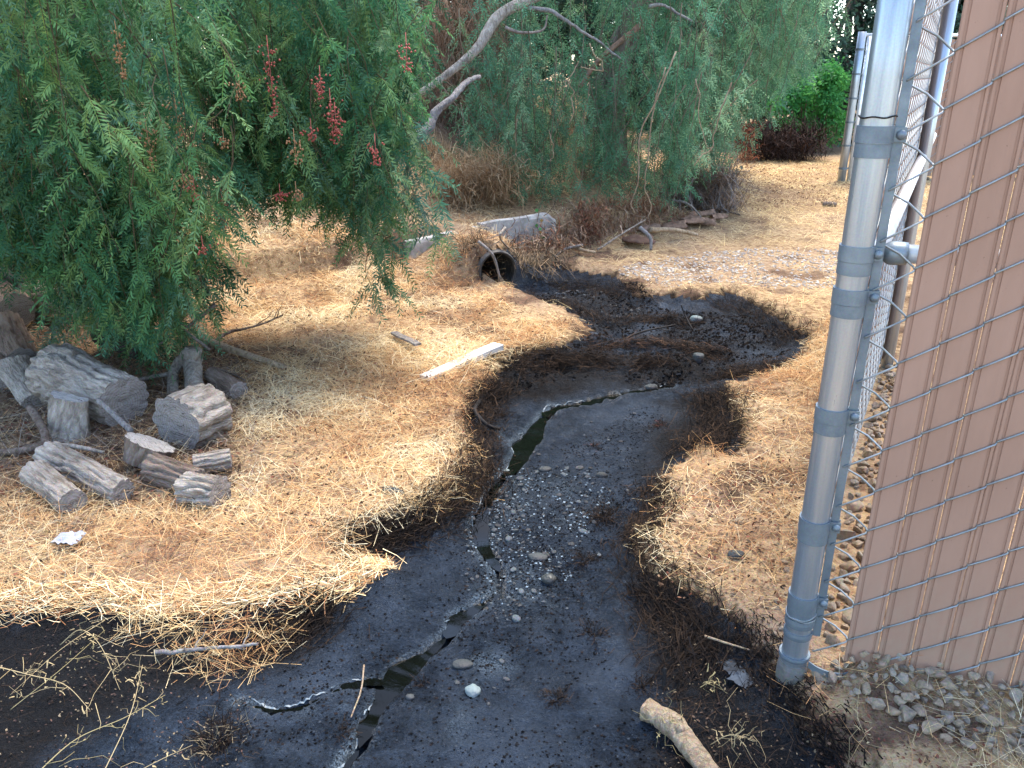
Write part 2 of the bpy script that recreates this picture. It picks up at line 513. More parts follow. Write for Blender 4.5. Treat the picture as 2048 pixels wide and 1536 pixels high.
def ribbons(B, Dr, L, W, curl, col, up=None, seg=3):
    """thin bent blades: B base (N,3), Dr direction, L length, W width, curl side/vertical bend"""
    n = len(B)
    side = norm(np.cross(Dr, UP) + rng.normal(0, .25, (n, 3)))
    bend = norm(np.cross(Dr, rng.normal(0, 1, (n, 3))))
    t = np.linspace(0, 1, seg)
    V = np.zeros((n, seg, 2, 3))
    for k in range(seg):
        c = B + Dr * (L * t[k])[:, None] + bend * (curl * L * 4 * t[k] * (1 - t[k]))[:, None]
        w = W * (1 - .65 * t[k])
        V[:, k, 0] = c - side * w[:, None] / 2; V[:, k, 1] = c + side * w[:, None] / 2
    base = (np.arange(n) * seg * 2)[:, None]
    f = np.concatenate([base + np.array([2 * k, 2 * k + 1, 2 * k + 3, 2 * k + 2])[None] for k in range(seg - 1)], 0)
    C = np.repeat(np.asarray(col), seg * 2, 0)
    return V.reshape(-1, 3), f, C

def fronds(B, Dr, L, npair, ll, lw, col, droop=.5, side=None, rach=None):
    """pinnate leaves: each a bent midrib with pairs of narrow leaflets, every leaflet a four-cornered blade"""
    n = len(B)
    S = side if side is not None else rng.normal(0, 1, (n, 3))
    S = norm(np.cross(Dr, S))
    ts = np.linspace(.12, 1, npair)
    V = np.zeros((n, npair, 2, 4, 3)); 
    for j, t in enumerate(ts):
        p = B + Dr * (L * t)[:, None]; p[:, 2] -= droop * L * t * t
        T = norm(Dr - np.outer(2 * droop * t * np.ones(n), UP))
        Nn = norm(np.cross(T, S))
        for k, sg in enumerate((1, -1)):
            d = norm(T * .62 + S * sg * .8 + rng.normal(0, .16, (n, 3)) - np.array([0, 0, .18]))
            w = norm(np.cross(d, Nn + rng.normal(0, .35, (n, 3))))
            l = ll * (1 - .35 * abs(t - .45)) * rng.uniform(.75, 1.15, n)
            V[:, j, k, 0] = p
            V[:, j, k, 1] = p + d * (l * .45)[:, None] + w * (lw / 2)[:, None] if np.ndim(lw) else p + d * (l * .45)[:, None] + w * lw / 2
            V[:, j, k, 2] = p + d * l[:, None]
            V[:, j, k, 3] = p + d * (l * .45)[:, None] - (w * (lw / 2)[:, None] if np.ndim(lw) else w * lw / 2)
    m = n * npair * 2
    f = np.arange(m * 4).reshape(-1, 4)
    C = np.repeat(np.asarray(col)[:, None, :], npair * 2, 1) * rng.uniform(.75, 1.25, (n, npair * 2, 1))
    C = np.repeat(C.reshape(-1, 3), 4, 0)
    V = V.reshape(-1, 3)
    if rach:
        RV, RF, RC = [], [], []
        tt = np.linspace(0, 1, 4); Q = np.zeros((n, 4, 2, 3))
        for k, t in enumerate(tt):
            p = B + Dr * (L * t)[:, None]; p[:, 2] -= droop * L * t * t
            Q[:, k, 0] = p - S * rach / 2; Q[:, k, 1] = p + S * rach / 2
        b = (np.arange(n) * 8)[:, None]
        rf = np.concatenate([b + np.array([2 * k, 2 * k + 1, 2 * k + 3, 2 * k + 2])[None] for k in range(3)], 0) + len(V)
        V = np.vstack([V, Q.reshape(-1, 3)]); f = np.vstack([f, rf])
        C = np.vstack([C, np.repeat(np.asarray(col) * np.array([1.5, 1.25, .9]), 8, 0)])
    return V, f, C

# ------------------------------------------------------------------ layout of the ground
MUD = PW([(1006, 566), (1060, 592), (1120, 612), (1165, 640), (1190, 660), (1120, 690), (1040, 705), (1000, 735), (985, 765), (935, 795), (955, 860), (975, 915), (945, 985), (870, 1030), (760, 1055), (690, 1098),
          (765, 1128), (700, 1165), (640, 1185), (540, 1178), (440, 1205), (330, 1215), (255, 1188), (130, 1195), (0, 1203), (-300, 1190), (-420, 1700), (300, 1900), (1200, 1900), (1760, 1640), (1690, 1530),
          (1600, 1425), (1545, 1335), (1500, 1268), (1440, 1215), (1380, 1170), (1320, 1150), (1262, 1105), (1258, 1068), (1300, 1040), (1302, 990), (1335, 930), (1395, 880), (1462, 900), (1482, 870), (1462, 800), (1445, 757),
          (1500, 748), (1570, 725), (1615, 668), (1575, 640), (1505, 600), (1470, 580), (1400, 590), (1330, 582), (1265, 582), (1232, 548), (1150, 535), (1100, 528), (1048, 546), (1030, 556)])
CHURN = PW([(1090, 570), (1230, 560), (1400, 600), (1500, 605), (1610, 668), (1565, 722), (1440, 752), (1300, 722), (1120, 745), (1000, 785), (975, 760), (1010, 725), (1120, 692), (1195, 655)])
RILL_PX = [(1345, 736, 10), (1300, 745, 10), (1250, 752, 12), (1180, 764, 14), (1110, 777, 14), (1090, 795, 16), (1072, 822, 34), (1048, 852, 44), (1040, 880, 24), (1000, 930, 10), (968, 980, 14), (958, 1020, 24), (972, 1060, 14), (1000, 1100, 12),
           (1000, 1140, 8), (955, 1165, 10), (915, 1190, 34), (890, 1225, 12), (850, 1255, 14), (810, 1285, 46), (785, 1312, 46), (755, 1350, 26), (735, 1385, 26), (712, 1430, 8), (668, 1485, 10), (630, 1540, 22), (590, 1620, 22)]
RILL2_PX = [(765, 1318, 12), (730, 1308, 15), (690, 1318, 15), (645, 1338, 9), (600, 1358, 7), (540, 1362, 6), (470, 1348, 5)]
def pline(l):
    P = [G(a, b) for a, b, w in l]
    W = [abs(G(a + w / 2, b)[0] - G(a - w / 2, b)[0]) for a, b, w in l]
    return np.array(P), np.array(W)
RP, RW = pline(RILL_PX); R2P, R2W = pline(RILL2_PX)

# fence corner and lines
POST = G(1584, 1338); POST[2] = 0
A2 = G(2034, 1424); UA = norm((A2 - POST) * [1, 1, 0])
B2 = G(1755, 742); UB = norm((B2 - POST) * [1, 1, 0]); LB = np.linalg.norm((B2 - POST)[:2])
NA = np.array([UA[1], -UA[0], 0]);  NA = NA if NA[1] < 0 else -NA       # towards the camera
NB = np.array([UB[1], -UB[0], 0]);  NB = NB if NB[0] > 0 else -NB       # into the enclosure

CULV = D(994, 541, 6.0)                     # mouth centre
CDIR = norm(np.array([-.34, .94, 0.0]))     # into the bank
CR = .145

def bank(x, y):
    d = y - (6.98 + .70 * x)
    f = 1 - ss(.7, 2.4, x)
    z = .07 * ss(-.75, -.1, d) * f + .22 * ss(.02, .16, d) * f + .95 * ss(.1, 3.2, d) * f
    # soil heaped over the pipe
    ax = (x - CULV[0]) * CDIR[0] + (y - CULV[1]) * CDIR[1]
    lx = (x - CULV[0]) * CDIR[1] - (y - CULV[1]) * CDIR[0]
    z = np.maximum(z, (CULV[2] + CR + .035) * ss(-.06, .10, ax) * np.exp(-(lx / .33) ** 2 * (1 - .4 * ss(.1, .8, ax))) * f)
    return z

def mudmask(x, y):
    d = sdist(MUD, x, y)
    return d + .045 * fbm(x * 5, y * 5, 3) + .03 * fbm(x * 19, y * 19, 5)

def H(x, y, md=None):
    x = np.asarray(x, float); y = np.asarray(y, float)
    md = mudmask(x, y) if md is None else md
    near = ss(60, 20, np.hypot(x, y))
    m = ss(.14, -.16, md)
    z = .045 * fbm(x * .9, y * .9, 7) * near + .028 * fbm(x * 4.2, y * 4.2, 8) * near * (1 - .55 * m)
    z = z - .075 * m + .02 * near * (1 - m)
    z = z + m * (.012 * fbm(x * 9, y * 9, 12) + .009 * fbm(x * 30, y * 30, 13, 3))
    z = z + m * .075 * np.abs(fbm(x * 9, y * 9, 15)) * ss(.12, -.12, sdist(CHURN, x, y))
    z = z + bank(x, y)
    # low berm of stones against the fence
    t = (x - POST[0]) * UA[0] + (y - POST[1]) * UA[1]; q = (x - POST[0]) * NA[0] + (y - POST[1]) * NA[1]
    z = z + .048 * np.exp(-((q + .01) / .10) ** 2) * ss(.0, .25, t)
    z = z + 1.2 * ss(18, 60, y) + 2.5 * ss(30, 140, np.hypot(x, y)) * (y > 0)
    return z

def water_level(P):
    return float(H(np.array([P[0]]), np.array([P[1]]))[0])

def carve(x, y, z):
    d1, w1, s1 = pdist(RP, RW, x, y); d2, w2, s2 = pdist(R2P, R2W, x, y)
    wob = .018 * fbm(x * 17, y * 17, 21) + .006 * fbm(x * 60, y * 60, 22, 2)
    e1 = d1 + wob - w1 * .5; e2 = d2 + wob * .7 - w2 * .5
    z = z - .050 * ss(.012, -.012, e1) - .012 * ss(.10, .0, e1)
    z = z - .036 * ss(.010, -.008, e2) - .006 * ss(.08, 0, e2)
    return z, e1, e2, s1, s2

# ------------------------------------------------------------------ ground and creek bed
def axis(parts):
    out = [parts[0][0]]
    for a, b, s in parts:
        n = max(1, int(round((b - a) / s)))
        out += list(np.linspace(a, b, n + 1)[1:])
    return np.array(out)
gx = np.concatenate([-np.geomspace(300, 6, 22)[:-1], axis([(-6, -2.7, .10), (-2.7, 2.3, .0145), (2.3, 7, .10)]), np.geomspace(7, 300, 22)[1:]])
ys = [1.15]
while ys[-1] < 8.2: ys.append(ys[-1] * 1.0075)
while ys[-1] < 24: ys.append(ys[-1] * 1.02)
gy = np.concatenate([[-40, -20, -10, -5, -2, -.5, .3, .7, .95], ys, np.geomspace(24, 500, 24)[1:]])
X, Y = np.meshgrid(gx, gy)
md = mudmask(X, Y)
Z = H(X, Y, md)
Z, e1, e2, s1, s2 = carve(X, Y, Z)
nx, ny = len(gx), len(gy)
V = np.stack([X, Y, Z], -1).reshape(-1, 3)
idx = np.arange(nx * ny).reshape(ny, nx)
Q = np.stack([idx[:-1, :-1], idx[:-1, 1:], idx[1:, 1:], idx[1:, :-1]], -1).reshape(-1, 4)
cx, cy, cz = [V[Q].mean(1)[:, k] for k in range(3)]
# leave the mouth of the pipe open
rel = np.stack([cx, cy, cz], 1) - CULV
axd = rel @ CDIR; rad = np.linalg.norm(rel - np.outer(axd, CDIR), axis=1)
hole = (axd > -.03) & (axd < .45) & (rad < CR * 1.02)
mdf = md.ravel()[Q].mean(1)
ismud = (mdf < 0) & ~hole
# zones of the soil
def zones_ground(x, y, md):
    R = ss(.07, -.02, md + .07 * fbm(x * 10, y * 10, 33) + .07 * fbm(x * 34, y * 34, 34)) * .95
    Gr = ss(.15, .45, fbm(x * 1.1 + 3, y * 1.1, 41)) * .5
    # bare dirt in the corner by the post and the path by the far post
    for (a, b, r) in ((1430, 1010, .22), (1660, 300, 1.6), (1540, 1270, .2)):
        g = G(a, b); Gr = np.maximum(Gr, np.exp(-((x - g[0]) ** 2 + (y - g[1]) ** 2) / r ** 2))
    Bz = np.zeros_like(x)
    for (a, b, r, s) in ((210, 800, .75, 1), (200, 900, .55, 1), (360, 900, .35, .9), (40, 700, .9, 1), (330, 720, .45, .8), (1300, 440, .9, 1), (1250, 380, 1.6, 1), (1100, 480, .5, .7), (1520, 385, 1.6, .55), (690, 715, .22, .6)):
        g = G(a, b); Bz = np.maximum(Bz, s * np.exp(-((x - g[0]) ** 2 + (y - g[1]) ** 2) / r ** 2))
    Bz = np.maximum(Bz, .8 * ss(7.6, 9.0, y - .5 * x) * (1 - ss(.8, 2.2, x)))
    Bz = np.maximum(Bz, .9 * ss(-.12, -.42, fbm(x * 4.6, y * 4.6, 95)) * ss(16, 8, y) * (y > 0))
    Bz = np.clip(Bz * (1 + .5 * fbm(x * 3, y * 3, 44)), 0, 1)
    return np.stack([R, np.clip(Gr, 0, 1), Bz], -1)
zg = zones_ground(V[:, 0], V[:, 1], md.ravel())
PEB = PW([(1000, 900), (1190, 900), (1240, 960), (1150, 1080), (1110, 1180), (1010, 1200), (930, 1160), (940, 1010)])
pebd = sdist(PEB, V[:, 0], V[:, 1])
film = np.maximum(np.exp(-((e1.ravel() - .012) / .014) ** 2) * (.35 + .65 * (s1.ravel() > 0)), np.exp(-((e2.ravel() - .008) / .012) ** 2) * .8)
film = film * np.clip(.55 + .9 * fbm(V[:, 0] * 7, V[:, 1] * 7, 51), 0, 1)
film = np.maximum(film, .45 * ss(.05, -.15, pebd) * np.clip(.3 + fbm(V[:, 0] * 9, V[:, 1] * 9, 52), 0, 1))
for (a, b, r, s) in ((1330, 738, .09, 1), (1060, 1140, .10, .8), (985, 1290, .07, .6), (930, 1400, .05, .6), (1465, 1335, .09, .9), (1290, 635, .12, .6), (1210, 670, .10, .6), (1000, 850, .06, .7), (640, 1345, .09, .5)):
    g = G(a, b); film = np.maximum(film, s * np.clip(fbm(V[:, 0] * 16, V[:, 1] * 16, 57) * 2.2 + .15, 0, 1) * np.exp(-((V[:, 0] - g[0]) ** 2 + (V[:, 1] - g[1]) ** 2) / r ** 2))
# black crust where the old grass was
CRUST = [PW(p) for p in (
    [(1000, 735), (1120, 690), (1250, 690), (1440, 690), (1430, 740), (1200, 745), (1110, 765), (1000, 790), (960, 830), (990, 880), (960, 960), (880, 1020), (740, 1075), (690, 1098), (945, 985), (975, 915), (950, 860), (935, 795)],
    [(1300, 1060), (1260, 1150), (1285, 1290), (1320, 1400), (1300, 1560), (1700, 1560), (1600, 1425), (1500, 1268), (1380, 1170)],
    [(1330, 780), (1460, 760), (1482, 870), (1462, 900), (1395, 880), (1335, 930), (1302, 990), (1280, 960), (1290, 870)],
    [(-300, 1190), (255, 1188), (440, 1205), (640, 1185), (700, 1165), (660, 1230), (560, 1290), (430, 1310), (330, 1350), (120, 1450), (40, 1700), (-420, 1700)],
    [(1060, 592), (1200, 560), (1330, 600), (1500, 600), (1615, 668), (1570, 725), (1440, 750), (1380, 690), (1250, 640), (1190, 660), (1120, 612)])]
crust = np.zeros(len(V))
for k, c in enumerate(CRUST):
    crust = np.maximum(crust, ss(.08, -.10, sdist(c, V[:, 0], V[:, 1]) + .07 * fbm(V[:, 0] * 8, V[:, 1] * 8, 60 + k)) * (.6 if k == 4 else .95))
dry = np.zeros(len(V))
for (a, b, r, s) in ((1290, 800, .22, .8), (1240, 800, .25, .7), (1090, 560, .22, .8), (1200, 880, .25, .6), (1270, 940, .16, .6), (1130, 1000, .2, .4), (1210, 668, .13, .9), (1290, 632, .14, .9), (1460, 640, .2, .8), (1530, 690, .2, .8), (1340, 595, .16, .7), (1250, 715, .14, .6), (1010, 855, .07, .8), (850, 1090, .16, .5), (760, 1180, .14, .5), (1160, 1230, .12, .5), (1230, 1300, .14, .6), (1000, 1450, .2, .5), (600, 1330, .14, .7)):
    g = G(a, b); dry = np.maximum(dry, s * np.clip(.75 + .9 * fbm(V[:, 0] * 6, V[:, 1] * 6, 58), 0, 1) * np.exp(-((V[:, 0] - g[0]) ** 2 + (V[:, 1] - g[1]) ** 2) / r ** 2))
def lookup(F, x, y):
    x = np.clip(np.asarray(x, float), gx[0], gx[-1] - 1e-6); y = np.clip(np.asarray(y, float), gy[0], gy[-1] - 1e-6)
    i = np.clip(np.searchsorted(gx, x, 'right') - 1, 0, nx - 2); j = np.clip(np.searchsorted(gy, y, 'right') - 1, 0, ny - 2)
    fx = (x - gx[i]) / (gx[i + 1] - gx[i]); fy = (y - gy[j]) / (gy[j + 1] - gy[j])
    return (F[j, i] * (1 - fx) + F[j, i + 1] * fx) * (1 - fy) + (F[j + 1, i] * (1 - fx) + F[j + 1, i + 1] * fx) * fy
def HM(x, y): return lookup(Z, x, y)
zm = np.stack([np.clip(film, 0, 1), np.clip(crust * (1 - film) * (1 - dry), 0, 1), dry], -1)

def submesh(name, sel, mat, zone):
    q = Q[sel]; u, inv = np.unique(q, return_inverse=True)
    return mesh(name, V[u], inv.reshape(-1, 4), mat, True, zone[u], 'zone')
tag(link('ground', submesh('ground', ~ismud & ~hole, 'dry_soil', zg)), 'straw coloured dry soil of the banks and the bare path', 'ground', kind='structure')
tag(link('creek_bed', submesh('creek_bed', ismud, 'wet_black_mud', zm)), 'wet black mud running from the pipe to the foreground', 'mud', kind='structure')

# standing black water in the rill
def water_ribbon(name, PX, a, b, grow, drop, label):
    seg = np.array([[*G(p[0], p[1])[:2], abs(G(p[0] + p[2] / 2, p[1])[0] - G(p[0] - p[2] / 2, p[1])[0])] for p in PX[a:b]])
    S = spline(seg, max(6, (b - a) * 7)); P = S[:, :2]
    T = norm(np.gradient(P, axis=0)); Nn = np.stack([-T[:, 1], T[:, 0]], 1)
    z = H(P[:, 0], P[:, 1]) - drop
    k = np.ones(9) / 9; z = np.convolve(np.pad(z, 4, 'edge'), k, 'valid')
    w = S[:, 2:3] * grow; t = np.linspace(0, 1, len(P))[:, None]
    w = w * np.sqrt(np.clip(np.minimum(t, 1 - t) * 12, 0, 1))
    Lf = np.c_[P + Nn * w / 2, z]; Rt = np.c_[P - Nn * w / 2, z]; M = np.c_[P, z]
    Vv = np.stack([Lf, M, Rt], 1).reshape(-1, 3); i = np.arange(len(P) - 1)[:, None] * 3
    f = np.concatenate([i + [0, 1, 4, 3], i + [1, 2, 5, 4]], 0)
    tag(link(name, mesh(name, Vv, f, 'black_water', True)), label, 'water', kind='structure')
    # pale scum dried along the left shore
    rs = np.random.default_rng(a + len(PX)); n = len(P); k = np.arange(n * 4); tt = k / 4.0; Pi = np.stack([np.interp(tt, np.arange(n), P[:, q]) for q in (0, 1)], 1); Ni = np.stack([np.interp(tt, np.arange(n), Nn[:, q]) for q in (0, 1)], 1)
    wi = np.interp(tt, np.arange(n), S[:, 2]); sgn = 1 if Nn[:, 0].mean() < 0 else -1
    off = sgn * (wi * .52 + .004 + .010 * fbm(tt * .35, tt * 0 + a, 77)); hw = .0022 * np.clip(fbm(tt * .5, tt * 0 + 3. * a, 78) * 2 + .45, 0, 1.5)
    C_ = Pi + Ni * off[:, None]; A_ = C_ + Ni * hw[:, None]; B_ = C_ - Ni * hw[:, None]
    zA = HM(C_[:, 0], C_[:, 1]) + .004
    Vs = np.stack([np.c_[A_, zA], np.c_[B_, zA + .001]], 1).reshape(-1, 3); i = np.arange(len(k) - 1)[:, None] * 2
    tag(link('scum_line', mesh('scum_line', Vs, i + [0, 1, 3, 2], 'milky_scum', True)), 'thin pale scum line on the left shore of the ' + label, 'scum', kind='stuff')
for a, b, l in ((0, 6, 'thin black rill along the top edge of the mud fan'), (5, 10, 'dark green-black pool at the head of the mud fan'), (9, 14, 'narrow black rill beside the pale pebbles'),
                (14, 18, 'short black pool below the pebble bed'), (17, 24, 'long black pool in the lower creek'), (23, 27, 'black rill leaving the picture at the bottom')):
    water_ribbon('rill_water', RILL_PX, a, b, 1.7, .021, l)
water_ribbon('rill_water', RILL2_PX, 0, 7, 1.6, .014, 'thin side rill curving left from the long black pool')

def hz(x, y):
    """height of the finished ground at one place"""
    a, b = np.array([float(x)]), np.array([float(y)])
    return float(HM(a, b)[0])

def GT(px, py, dz=0.0):
    """the place seen at a pixel on the finished ground, raised by dz"""
    z = 0.0
    for _ in range(6):
        p = G(px, py, z); z = .5 * z + .5 * (hz(p[0], p[1]) + dz)
    return G(px, py, z)

# ------------------------------------------------------------------ pipe under the bank and its concrete kerb
def culvert():
    e = empty('culvert_pipe', (CULV[0], CULV[1], CULV[2] - CR), 'dark corrugated drain pipe opening out of the bank above the mud', 'drain pipe')
    n, K = 40, 60
    ang = np.linspace(0, 2 * np.pi, n, endpoint=False)
    u = norm(np.cross(CDIR, UP)); w = np.cross(u, CDIR)
    def ring(t, r): return CULV + CDIR * t + np.outer(np.cos(ang) * r, u) + np.outer(np.sin(ang) * r, w)
    rows = [ring(t, CR * .955 + .007 * math.sin(t * 2 * math.pi / .068)) for t in np.linspace(-.02, 2.2, K * 2)]
    outer = [ring(t, CR * 1.04 + .007 * math.sin(t * 2 * math.pi / .068)) for t in np.linspace(2.2, -.02, K * 2)]
    Vv = np.vstack(rows[::-1][::-1] + outer); R = len(rows) * 2
    order = list(range(len(rows) - 1, -1, -1)) + []
    allr = rows[::-1] + outer[::-1]
    Vv = np.vstack(allr); j = np.arange(n); f = []
    for i in range(len(allr) - 1):
        f.append(np.stack([i * n + j, i * n + (j + 1) % n, (i + 1) * n + (j + 1) % n, (i + 1) * n + j], 1))
    link('wall', mesh('wall', local(e, Vv), np.vstack(f), 'corrugated_steel', True), e)
    cap = ring(2.15, CR); Vc = np.vstack([cap, CULV + CDIR * 2.15])
    link('end_plate', mesh('end_plate', local(e, Vc), np.stack([np.full(n, n), j, (j + 1) % n], 1), 'dark_wood'), e)
    rim = np.vstack([ring(-.025, CR * 1.0)])
    V2, q, t = tube(np.vstack([rim, rim[:1]]), .0055, 6, cap=False)
    link('rim', mesh('rim', local(e, V2), q, 'corrugated_steel', True), e)
culvert()

def kerb(name, p0, p1, h, zt0, zt1, th, label, seed, ragged):
    """cast concrete wall from p0 to p1 with a worn top edge"""
    p0 = np.array(p0); p1 = np.array(p1); L = np.linalg.norm((p1 - p0)[:2]); u = norm((p1 - p0) * [1, 1, 0]); nrm = np.array([u[1], -u[0], 0]);
    if nrm[1] > 0: nrm = -nrm
    n = 28; s = np.linspace(0, L, n)
    prof = [(0, -h), (0, -.03), (.004, -.006), (.012, 0), (th - .012, 0), (th, -.012), (th, -h)]
    Vv = []
    for k in range(n):
        c = (p0 + u * s[k]) * [1, 1, 0]; zt = zt0 + (zt1 - zt0) * s[k] / L + .006 * fbm(np.array([s[k] * 9.]), np.array([seed * 1.]), seed)[0]
        if ragged: zt -= ragged * ss(L * .86, L, s[k]) ** 1.5
        for (d, z) in prof:
            wob = .006 * vn(np.array([s[k] * 11.]), np.array([z * 30 + d * 9.]), seed + 2)[0]
            Vv.append(c - nrm * (d + wob) + UP * (zt + z))
    m = len(prof); i = np.arange(n - 1)[:, None] * m; j = np.arange(m - 1)[None]
    q = np.stack([i + j, i + m + j, i + m + j + 1, i + j + 1], -1).reshape(-1, 4)
    e0 = np.arange(m)[None]; e1 = (n - 1) * m + np.arange(m)[None][:, ::-1]
    base = (p0 + p1) / 2; base[2] = min(zt0, zt1) - h
    me = mesh(name, np.array(Vv) - base, [q, e0, e1], 'concrete', False)
    o = link(name, me); o.location = base
    tag(o, label, 'concrete wall', 'pieces of the low concrete headwall')
wl0, wl1, wl2, wl3 = D(815, 505, 6.40), D(958, 466, 6.79), D(962, 462, 6.80), D(1112, 430, 7.25)
kerb('headwall', wl0, wl1, .30, D(840, 482, 6.45)[2], D(938, 454, 6.75)[2], .07, 'low concrete wall left of the pipe mouth, half buried in dry grass', 3, 0)
kerb('headwall', wl2, wl3, .34, D(962, 447, 6.80)[2], D(1108, 424, 7.25)[2], .07, 'stained concrete wall behind the pipe mouth, under the weeping tree', 5, .06)

# ------------------------------------------------------------------ chain link fences
PITCH_S, PERIOD, FH = .0775, .109, 2.02
def zpost(py, y=None):
    return D(1700, py, POST[1] if y is None else y)[2]

def spiral_mesh(name, z0, z1, r=.0021, ns=5, pitch=PITCH_S, period=PERIOD, depth=.0075):
    """one vertical zigzag wire: the front leg climbs to the right, the back leg climbs to the left"""
    n = int((z1 - z0) / period); P = []
    for k in range(n):
        z = z0 + k * period
        for (f, x, y) in ((0.0, -.5, 0), (.03, -.475, .85), (.22, -.06, 1.0), (.46, .46, .9), (.5, .512, 0), (.54, .46, -.9), (.78, .06, -1.0), (.97, -.475, -.85)):
            P.append((x * pitch * 1.01, -y * depth, z + f * period))
    P = np.array(P)
    Vv, q, t = tube(P, r, ns, cap=True)
    return mesh(name, Vv, [q, t], 'galvanised_wire', True)

def slat_mesh(name, z0, z1, w=.0755, th=.0046):
    hw = w / 2
    prof = [(-hw, -.3), (-hw, .3), (-hw + .002, .75), (-hw + .0075, .78), (-hw + .0085, .15), (-hw + .0135, .15), (-hw + .0145, .80), (-.012, 1.0), (.012, 1.0), (hw - .0145, .80), (hw - .0135, .15), (hw - .0085, .15), (hw - .0075, .78), (hw - .002, .75), (hw, .3), (hw, -.3), (hw - .004, -.9), (0, -1.0), (-hw + .004, -.9)]
    m = len(prof)
    Vv = [(x, -y * th, z) for z in (z0, z1) for x, y in prof]
    j = np.arange(m)
    q = np.stack([j, (j + 1) % m, m + (j + 1) % m, m + j], 1)
    return mesh(name, Vv, [q, np.arange(m)[None][:, ::-1], m + np.arange(m)[None]], 'brown_vinyl')

def frame(o, u, nrm):
    """matrix: local x along the fence, local -y towards nrm"""
    M = Matrix(((u[0], -nrm[0], 0, o[0]), (u[1], -nrm[1], 0, o[1]), (0, 0, 1, o[2]), (0, 0, 0, 1)))
    return M

def fence(name, origin, u, nrm, count, start, label, cat='fence', group=None, z0=.06, slat_from=1, wire_r=.0025, period=PERIOD, pitch=PITCH_S, posts=(), slope=0.0, rails=(), sw=.0757, bar=True):
    e = empty(name, (origin[0], origin[1], 0), label, cat, group)
    e.matrix_world = frame((origin[0], origin[1], 0), u, nrm)
    wm = spiral_mesh('wire', z0 + .01, FH, wire_r, 5, pitch, period)
    sm = slat_mesh('slat', z0, FH - .03, sw)
    for i in range(count):
        x = start + pitch * (i + .5)
        link('mesh_wire', wm, e, Matrix.Translation((x, 0, (period / 2 if i % 2 else 0) + slope * x)))
        if i >= slat_from:
            link('slat', sm, e, Matrix.Translation((x, 0, random.uniform(-.006, .006) + slope * x)) @ Matrix.Rotation(random.uniform(-.002, .002), 4, 'Y') @ Matrix.Rotation(random.uniform(-.035, .035), 4, 'Z'))
    if bar:
        b = MB(); b.box((start + .002, 0, (z0 + FH) / 2 + .03), ((.0095, 0, 0), (0, .003, 0), (0, 0, (FH - z0) / 2 - .03)))
        link('tension_bar', b.mesh('tension_bar', 'galvanised_strap'), e)
    for (x, r) in posts:
        Vv, q, t = tube(np.array([(x, r + .012, -.3), (x, r + .012, .5), (x, r + .012, 1.2), (x, r + .012, FH + .02)]), r, 20)
        link('line_post', mesh('line_post', Vv, [q, t], 'galvanised_pipe', True), e)
    for (z, xa, xb, r, y) in rails:
        Vv, q, t = tube(np.array([(xa, y, z), ((xa + xb) / 2, y, z), (xb, y, z)]), r, 16)
        link('rail', mesh('rail', Vv, [q, t], 'pale_pipe', True), e)
    return e

# near panel: the tension bar stands a hand's breadth from the post, the first column of mesh has no slat
BAR = .044
fa = fence('slatted_fence', POST, UA, NA, 26, BAR, 'brown slatted chain link fence panel filling the right edge, on the loose stones', z0=.062, rails=((zpost(508), .085, 2.1, .021, .035), (FH + .02, .05, 2.1, .021, .0)), slope=.0)
# panel running away from the post, seen almost edge-on
fb = fence('slatted_fence', POST, UB, NB, int(LB / PITCH_S) + 26, .06, 'slatted chain link fence running away behind the corner post, seen edge-on', z0=.06, slat_from=1, rails=((zpost(508) - .01, .07, LB + 1.8, .021, -.035), (FH + .02, .05, LB + 1.8, .021, 0)))
for x in (LB,):
    Vv, q, t = tube(np.array([(x, -.04, -.3), (x, -.04, .5), (x, -.04, 1.2), (x, -.04, FH + .03)]), .030, 20)
    link('line_post', mesh('line_post', Vv, [q, t], 'galvanised_pipe', True), fb)

